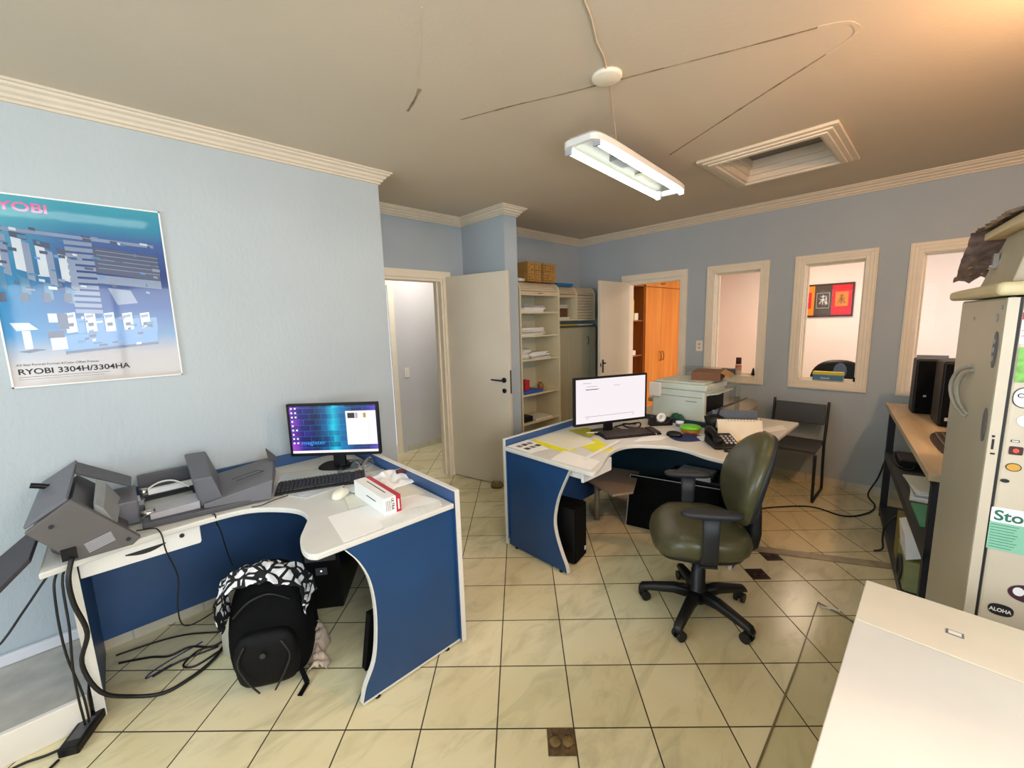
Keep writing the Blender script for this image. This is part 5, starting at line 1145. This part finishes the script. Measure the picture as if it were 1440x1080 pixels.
# clear vinyl mat on the floor
cm = thing('floor_mat', 'clear vinyl mat lying on the tiles beside the white cabinet', 'mat', (2.0, .1, 0))
obj('sheet', MB().prism([(-.9, .22), (.07, .235), (.62, .255), (.60, .10), (.45, -.15), (-.9, -.2)], .001, .004), M_clear, cm)
obj('edge', MB().bar((-.9, .22, .004), (.07, .235, .004), .006, .004).bar((.07, .235, .004), (.62, .255, .004), .004, .003).bar((.62, .255, .005), (.55, .05, .005), .006, .004), mat('vinyl_edge', (112, 100, 66), .3), cm)
single('mat_glint', 'short white bar standing in for a glint on the clear mat edge', 'clip', MB().bar((-.045, 0, .003), (.045, 0, .003), .008, .006), M_white, (2.60, .30, .003), -70)  # highlight on the mat edge modelled as a small white bar

# ============================================================ floor boxes, doorstop
def floorbox(label, x, y, a, kind):
    t = thing('floor_outlet', label, 'floor outlet', (x, y, 0), a, None)
    mB = mat('rusty_plate', (92, 70, 40), .6, var=.5, vscale=70) if kind else mat('dark_rust_plate', (50, 28, 16), .5, var=.3, vscale=40)
    obj('plate', MB().box(-.053, -.053, .0005, .053, .053, .004), mB, t, bevel=.001)
    for s in (-1, 1):
        obj('cap', MB().lathe([(0, .004), (.020, .004), (.022, .007), (.019, .009), (0, .009)], c=(s*.024, -.004, 0), n=20), mat('cap_brass', (128, 104, 62), .5, metal=.3, var=.4, vscale=60) if kind else mat('cap_dark', (64, 34, 20), .5), t)
    if kind: obj('hinge', MB().box(-.032, .022, .004, -.016, .045, .010).box(.016, .022, .004, .032, .045, .010), mB, t)
    return t
floorbox('brass twin floor outlet in the nearest tile', 1.040, .872, -45, 1)
floorbox('dark floor outlet plate nearer the office chair', 2.684, .670, -45, 0)
floorbox('dark floor outlet plate farther from the office chair', 2.958, .669, -45, 0)
ds = thing('door_stop', 'small brown sandbag doorstop at the foot of the open door', 'door stop', (2.54, 2.905, 0), 40)
obj('bag', MB().loft([[(x, y, z) for x, y in srect(a, a*.8, 24, 3)] for z, a in ((0, .06), (.01, .072), (.028, .072), (.04, .05), (.044, .02))]), mat('brown_cloth', (122, 104, 70), .85, var=.2, vscale=30), ds)
obj('ring', MB().lathe([(.018, .040), (.026, .040), (.026, .050), (.018, .050), (.018, .040)], n=20), mat('tan_ring', (176, 160, 122), .7), ds)
# wall plates
def plate(label, loc, axis, w_=.07, h_=.115):
    t = thing('wall_outlet', label, 'outlet', loc)
    if axis == 'x': obj('plate', MB().box(-.008, -w_/2, -h_/2, 0, w_/2, h_/2), M_trim, t, bevel=.002); obj('socket', MB().box(-.0095, -.012, .01, -.008, .012, .03).box(-.0095, -.012, -.03, -.008, .012, -.01), M_lgrey, t)
    else: obj('plate', MB().box(-w_/2, -.008, -h_/2, w_/2, 0, h_/2), M_trim, t, bevel=.002); obj('switch', MB().box(-.012, -.012, -.02, .012, -.008, .02), M_white, t)
plate('cream outlet plate between the doorway and the first window', (XR, 1.84, 1.267), 'x')
plate('white light switch on the corridor wall', (2.60, 4.6, 1.0), 'y')

# ============================================================ CABINETS in the alcove
def shutter_cabinet():
    t = thing('shutter_cabinet', 'tall cream shelf cabinet with raised roller shutter in the alcove', 'cabinet', (3.385, 3.05, 0))
    w_, D, Z = .30, .385, 2.0
    def side(x0, x1):
        pr_ = [(x0, 0+.05, .0), (x0, D, .0), (x0, D, Z)]+[(x0, .05*0+.10-.10*math.sin(a), Z-.10+.10*math.cos(a)) for a in [R_(k) for k in range(0, 91, 15)]]+[(x0, 0, .0)]
        pr_ = [(x0, 0, 0), (x0, D, 0), (x0, D, Z)]+[(x0, .10-.10*math.sin(R_(k)), Z-.10+.10*math.cos(R_(k))) for k in range(0, 91, 15)]
        return MB().extr(pr_, (x1-x0, 0, 0))
    obj('side_panel', side(-w_-.02, -w_), M_beige, t); obj('side_panel', side(w_, w_+.02), M_beige, t)
    obj('back_panel', MB().box(-w_, D-.012, .05, w_, D, Z-.005), M_inner, t)
    obj('plinth', MB().box(-w_, .02, 0, w_, D-.02, .06), M_beige, t)
    zs = [.07, .485, .81-.07, .80+.005+.15*0, 1.18, 1.44, 1.685]
    for z in (.07, .485, .80, 1.18, 1.435, 1.685): obj('shelf', MB().box(-w_, .012, z-.018, w_, D-.012, z), M_beige, t)
    # rolled shutter at the top: front lip and curved slats
    sl = MB()
    for k in range(0, 6):
        a0, a1 = R_(15*k), R_(15*k+13)
        p = lambda a, r: (.10-r*math.sin(a), Z-.10+r*math.cos(a))
        (ya, za), (yb, zb), (yc, zc), (yd, zd) = p(a0, .092), p(a1, .092), p(a1, .082), p(a0, .082)
        sl.extr([(-w_, ya, za), (-w_, yb, zb), (-w_, yc, zc), (-w_, yd, zd)], (2*w_, 0, 0))
    sl.box(-w_, .10, Z-.012, w_, D-.02, Z-.004); sl.box(-w_, .006, Z-.145, w_, .016, Z-.102)
    obj('shutter', sl, M_beigeshut, t); obj('shutter_handle', MB().box(-.04, .0, Z-.125, .04, .007, Z-.118), M_mgrey, t)
    return t
shutter_cabinet()
# paper stacks on its shelves
def stack(label, x, y, z, n, w_, d_, seed):
    t = thing('paper_stack', label, 'papers', (x, y, z)); rs = random.Random(seed)
    for k in range(n):
        a = rs.uniform(-.12, .12); hh = rs.uniform(.005, .011); m_ = rs.choice([M_paper, M_paper, M_paper2, M_lgrey, M_paper])
        zz = sum(st_ for st_ in hs_[:k]) if False else k*.0115
        mb = MB(); ca, sa = math.cos(a), math.sin(a); dx, dy = rs.uniform(-.03, .03), rs.uniform(-.015, .015)
        pts = [(dx+x_*ca-y_*sa, dy+x_*sa+y_*ca) for x_, y_ in ((-w_/2, -d_/2), (w_/2, -d_/2), (w_/2, d_/2), (-w_/2, d_/2))]
        mb.prism(pts, zz, zz+.0105); obj('sheaf', mb, m_, t)
    return t
stack('loose paper pile on the top shelf of the tall cabinet', 3.30, 3.20, 1.6855, 6, .36, .22, 1)
stack('loose paper pile on the second shelf of the tall cabinet', 3.30, 3.20, 1.4355, 7, .38, .22, 2)
stack('paper pile on the third shelf of the tall cabinet', 3.40, 3.20, 1.1805, 6, .30, .22, 3)
stack('small paper stack left on the third shelf of the tall cabinet', 3.175, 3.20, 1.1805, 10, .13, .2, 4)
single('blue_tray', 'blue tray on the fourth shelf of the tall cabinet', 'tray', MB().box(-.15, -.11, 0, .15, .11, .03), mat('tray_blue', (44, 92, 190), .5), (3.28, 3.19, .8), bevel=.004)
single('red_box', 'small red box on the blue tray in the tall cabinet', 'box', MB().box(-.04, -.05, 0, .04, .05, .11), M_red, (3.25, 3.20, .831))
single('brown_jar', 'small brown jar on the fourth shelf of the tall cabinet', 'jar', MB().lathe([(0, 0), (.035, 0), (.037, .06), (.025, .075), (.025, .09), (0, .09)]), mat('amber_jar', (150, 104, 50), .35), (3.50, 3.18, .8))
single('black_box', 'flat black box on the fifth shelf of the tall cabinet', 'box', MB().box(-.09, -.1, 0, .09, .1, .06), M_black, (3.19, 3.20, .4855), bevel=.004)
single('white_folder', 'white folder lying on the fifth shelf of the tall cabinet', 'folder', MB().box(-.14, -.11, 0, .14, .11, .012), M_paper, (3.46, 3.20, .4855))
# cartons on the cabinet
def carton(label, x, z, w_, h_=.10):
    t = thing('carton', label, 'box', (x, 3.20, z), 0, 'cardboard cartons on the tall cabinet')
    obj('box', MB().box(-w_/2, -.12, 0, w_/2, .13, h_), M_card, t, bevel=.001)
    mb = MB(); rs = random.Random(int(x*100+z*10))
    for i in range(max(2, int(w_/.045))):
        for j in range(3):
            if rs.random() < .8: mb.box(-w_/2+.012+.04*i, -.1212, .012+.028*j, -w_/2+.012+.04*i+rs.uniform(.012, .028), -.12, .012+.028*j+rs.uniform(.006, .014))
    obj('printing', mb, mat('brown_ink', (112, 78, 34), .8), t); return t
for nm, x, w_ in (('left', 3.278, .10), ('middle', 3.385, .095), ('right', 3.58, .20)):
    carton('brown carton, bottom row %s, on the tall cabinet' % nm, x, 2.004, w_); carton('brown carton, top row %s, on the tall cabinet' % nm, x, 2.106, w_)
single('tape_roll', 'white roll beside the left cartons on the tall cabinet', 'roll', MB().cyl((-.05, 0, .02), (.05, 0, .02), .018), M_white, (3.165, 3.13, 2.0005))
# upper roller unit
ru = thing('roller_unit', 'cream two-bay roller shutter unit on top of the low cabinet', 'cabinet', (4.09, 3.10, 1.60))
w_, D, Z = .365, .34, .385
for x in (-w_-.012, -.012, w_-.012):
    pr_ = [(x, 0, 0), (x, D, 0), (x, D, Z)]+[(x, .10-.10*math.sin(R_(k)), Z-.10+.10*math.cos(R_(k))) for k in range(0, 91, 15)]
    obj('side_panel', MB().extr(pr_, (.024, 0, 0)), M_beige, ru)
obj('bottom_board', MB().box(-w_-.012, -.004, -.02, w_+.012, D, 0), M_beige, ru); obj('back_panel', MB().box(-w_, D-.012, 0, w_, D, Z-.004), M_beige, ru)
obj('top_board', MB().box(-w_, .10, Z-.014, w_, D, Z-.004), M_beigeshut, ru)
def slats(x0, x1, zend):
    mb = MB()
    for k in range(0, 6):
        a0, a1 = R_(15*k), R_(15*k+12); p = lambda a, r: (.10-r*math.sin(a), Z-.10+r*math.cos(a))
        (ya, za), (yb, zb), (yc, zc), (yd, zd) = p(a0, .093), p(a1, .093), p(a1, .083), p(a0, .083)
        mb.extr([(x0, ya, za), (x0, yb, zb), (x0, yc, zc), (x0, yd, zd)], (x1-x0, 0, 0))
    z = Z-.104
    while z-.034 > zend-.001: mb.box(x0, .007, z-.031, x1, .017, z); z -= .035
    return mb
obj('open_shutter', slats(-w_+.012, -.012, Z-.15), M_beigeshut, ru); obj('closed_shutter', slats(.012, w_-.012, 0.0), M_beigeshut, ru)
single('brown_package', 'brown package inside the open bay of the roller unit', 'package', MB().box(-.13, -.1, 0, .12, .1, .12), mat('dark_card', (110, 76, 40), .8), (3.89, 3.28, 1.602))
stack('papers on the brown package in the open bay', 3.88, 3.25, 1.7235, 4, .22, .16, 6)
stack('papers at the front of the open bay', 3.88, 3.145, 1.6015, 2, .2, .06, 7)
single('blue_folder', 'blue folder lying on top of the roller unit', 'folder', MB().box(-.13, -.13, 0, .16, .13, .035), mat('folder_blue', (30, 110, 170), .5), (3.92, 3.28, 1.983))
lc = thing('low_cabinet', 'grey beige two-door cabinet below the roller unit', 'cabinet', (4.10, 3.10, 0))
M_lc = mat('grey_beige', (180, 176, 150), .45, var=.03)
obj('body', MB().box(-.38, .018, 0, .38, .34, 1.50), M_lc, lc)
obj('door', MB().box(-.378, 0, .05, -.185, .016, 1.495), M_lc, lc, bevel=.002); dd_ = obj('door', MB().box(-.18, 0, .05, .245, .016, 1.495), M_lc, lc, bevel=.002); obj('door', MB().box(.25, 0, .05, .378, .016, 1.495), M_lc, lc, bevel=.002)
obj('handle', MB().tube([(.20, 0, 1.28), (.20, -.02, 1.30), (.20, -.022, 1.33), (.20, -.02, 1.36), (.20, 0, 1.38)], .004), M_black, dd_)
obj('top', MB().box(-.39, -.01, 1.50, .39, .345, 1.52), mat('dark_top', (86, 84, 70), .5), lc)
single('yellow_folder', 'yellow folder in the gap above the low cabinet', 'folder', MB().box(-.16, -.1, 0, .16, .1, .018), mat('folder_yellow', (190, 170, 50), .6), (3.92, 3.2, 1.521))
single('white_folder', 'white folder in the gap above the low cabinet', 'folder', MB().box(-.13, -.1, 0, .13, .1, .014), M_paper2, (4.28, 3.2, 1.521))

# ============================================================ window sill things
single('blue_box', 'small blue box on the sill of the window nearest the doorway', 'box', MB().box(-.03, -.065, 0, .03, .065, .055), mat('box_blue', (44, 84, 136), .5), (4.665, 1.55, .975), bevel=.002)
bt = thing('bottle', 'small brown bottle with dark cap on the window sill', 'bottle', (4.665, 1.455, .975))
obj('body', MB().lathe([(0, 0), (.028, 0), (.028, .10), (.024, .115), (0, .115)]), mat('bottle_white', (206, 196, 180), .4), bt)
obj('label', MB().lathe([(.0285, .045), (.0288, .046), (.0288, .095), (.0285, .096)]), mat('label_orange', (196, 92, 40), .5), bt)
obj('cap', MB().lathe([(.024, .11), (.026, .11), (.026, .175), (0, .175)]), mat('cap_maroon', (70, 30, 30), .5), bt)
tr = thing('toy_tree', 'tiny dark ornamental tree at the right end of the first window sill', 'ornament', (4.665, 1.315, .975))
obj('tree', MB().lathe([(.022, .015), (.008, .035), (.017, .035), (.006, .055), (.012, .055), (0, .08)], n=12), mat('dark_green', (58, 52, 34), .8), tr); obj('pot', MB().lathe([(0, 0), (.014, 0), (.016, .015), (0, .015)], n=12), M_blackm, tr)
tb = thing('tissue_box', 'yellow and blue tissue box on the middle window sill', 'box', (4.665, .70, .975))
obj('box', MB().box(-.035, -.11, 0, .035, .11, .05), mat('box_teal', (70, 120, 150), .5), tb); obj('top_band', MB().box(-.036, -.111, .05, .036, .111, .075), mat('box_yellow', (214, 196, 40), .5), tb)
txt('lettering', 'tissue', .03, M_paper, tb, (-.036, .05, .012), rot=(90, 0, -90))
single('toy_figure', 'tiny dark figure at the right end of the middle window sill', 'ornament', MB().lathe([(0, 0), (.008, 0), (.006, .02), (.009, .03), (0, .04)], n=10), M_blackm, (4.665, .515, .975))

# ============================================================ NEXT ROOM
pc = thing('wall_picture', 'wide framed picture of three orange, black and red panels in the next room', 'picture', (7.5, 1.25, 1.765))
obj('frame', MB().box(-.025, -.345, -.235, -.005, .345, .235), mat('dark_red_frame', (52, 22, 20), .4), pc)
MO = mat('orange_panel', (222, 140, 30), .6); MG = mat('charcoal_panel', (72, 62, 54), .6); MR = mat('scarlet_panel', (216, 24, 44), .6)
obj('panels', MB().box(-.028, .105, -.21, -.025, .325, .21, 0).box(-.028, -.10, -.21, -.025, .105, .21, 1).box(-.028, -.325, -.21, -.025, -.10, .21, 2)
    .box(-.030, .14, -.11, -.028, .29, .12, 2).box(-.030, -.285, -.09, -.028, -.14, .11, 0).box(-.030, -.075, -.11, -.028, .08, .11, 3).box(-.0305, -.068, -.103, -.029, .073, .103, 1), [MO, MG, MR, M_lgrey], pc)
cg = MB()
def stroke(y0, z0, y1, z1, w_=.008, mi=0): cg.bar((-.0315, y0, z0), (-.0315, y1, z1), w_, .002, mi, up=(1, 0, 0))
for yc, mi in ((.215, 0), (-.212, 0), (.0, 1)):
    stroke(yc+.03, .055, yc-.03, .062, mi=mi); stroke(yc+.002, .08, yc+.004, -.06, mi=mi); stroke(yc+.04, .015, yc-.045, .022, mi=mi); stroke(yc+.004, .015, yc+.045, -.045, mi=mi); stroke(yc-.002, .012, yc-.045, -.05, mi=mi)
    if mi: stroke(yc-.035, .055, yc-.037, -.03, mi=mi); stroke(yc-.02, -.03, yc-.055, -.028, mi=mi); stroke(yc-.02, -.05, yc-.055, -.05, mi=mi)
obj('calligraphy', cg, [M_ink, M_paper], pc)
wd_ = thing('wardrobe', 'tall orange wood wardrobe in the next room seen through the doorway', 'wardrobe', (6.3, 3.10, 0))
M_or = wood('orange_wood', (214, 124, 34), (236, 156, 62), .4, 1.6)
M_ord = wood('orange_wood_dark', (150, 84, 26), (176, 104, 40), .5, 1.6)
obj('body', MB().box(-1.05, .02, 0, -1.03, .34, 2.5).box(-.56, .02, 0, -.54, .34, 2.5).box(-.54, .02, 0, 1.1, .34, 2.5).box(-1.05, .32, 0, -.54, .34, 2.5).box(-1.05, .02, 2.05, -.54, .34, 2.5).box(-1.03, .04, 1.545, -.56, .32, 1.563).box(-1.03, .04, 1.03, -.56, .32, 1.048), M_ord, wd_)
for x0, x1 in ((-.535, -.045), (-.04, .45), (.455, 1.09)):
    q = obj('door', MB().box(x0, 0, .05, x1, .018, 2.045), M_or, wd_, bevel=.002)
    obj('upper_door', MB().box(x0, 0, 2.055, x1, .018, 2.48), M_or, wd_, bevel=.002)
for x in (-.085, .0): obj('handle', MB().tube([(x, 0, .92), (x, -.03, .94), (x, -.03, 1.04), (x, 0, 1.06)], .006), M_brass, wd_); obj('handle', MB().tube([(x, 0, 2.10), (x, -.03, 2.11), (x, -.03, 2.17), (x, 0, 2.18)], .006), M_brass, wd_)
single('yellow_binder', 'yellow binder on the open shelf of the orange wardrobe', 'binder', MB().box(-.05, -.1, 0, .05, .1, .29), M_yellow, (5.48, 3.26, 1.564))
single('white_box', 'white box on the open shelf of the orange wardrobe', 'box', MB().box(-.05, -.1, 0, .05, .1, .10), M_paper, (5.60, 3.26, 1.564))
single('small_white_box', 'small white box on the lower open shelf of the orange wardrobe', 'box', MB().box(-.06, -.1, 0, .06, .1, .07), M_paper, (5.53, 3.26, 1.049))
ch = thing('office_chair', 'black round-backed chair seen through the middle window', 'chair', (6.0, .80, 0))
rings = [[(dx, y*1.0, .80+z) for y, z in srect(.27*k, .25*k, 32, 2.3)] for dx, k in ((0, .6), (-.01, .95), (-.04, 1.0), (-.08, .97), (-.10, .8), (-.105, .3))]
obj('backrest', MB().loft(rings[::-1]), M_black, ch)
obj('seat', MB().loft([[(x+.25, y, z) for x, y in srect(.25*k, .25*k, 24, 3)] for z, k in ((.42, .9), (.45, 1), (.49, 1), (.51, .8))]), M_black, ch)
obj('pedestal', MB().cyl((.25, 0, .03), (.25, 0, .42), .03), M_steel, ch)
for k in range(5): a = R_(72*k); obj('base_arm', MB().bar((.25, 0, .07), (.25+.28*math.cos(a), .28*math.sin(a), .02), .04, .035), M_steel, ch)
obj('grey_patch', MB().extr([(-.112, .06*math.cos(2*PI*i/20)-.02, .93+.09*math.sin(2*PI*i/20)) for i in range(20)], (.01, 0, 0)), mat('bluish_grey_print', (90, 104, 124), .5), ch)
nd = thing('desk', 'white desk in the next room below the third window', 'desk', (6.55, -.3, 0))
obj('worktop', MB().box(-.45, -.8, .71, .45, .75, .735), M_paper2, nd); obj('legs', MB().box(-.42, -.78, 0, .42, -.75, .71).box(-.42, .70, 0, .42, .73, .71), M_white, nd)
lt = thing('laptop', 'silver laptop on the desk in the next room behind the third window', 'laptop', (6.45, .10, .735), 0)
obj('base', MB().box(-.02, -.16, 0, .2, .16, .015), M_lgrey, lt); obj('screen', MB().hexa([(-.02, -.16, .015), (-.012, -.16, .015), (-.012, .16, .015), (-.02, .16, .015)], [(-.06, -.16, .36), (-.052, -.16, .36), (-.052, .16, .36), (-.06, .16, .36)]), M_mgrey, lt)
obj('keyboard', MB().box(.01, -.14, .015, .12, .14, .017), M_dgrey, lt)
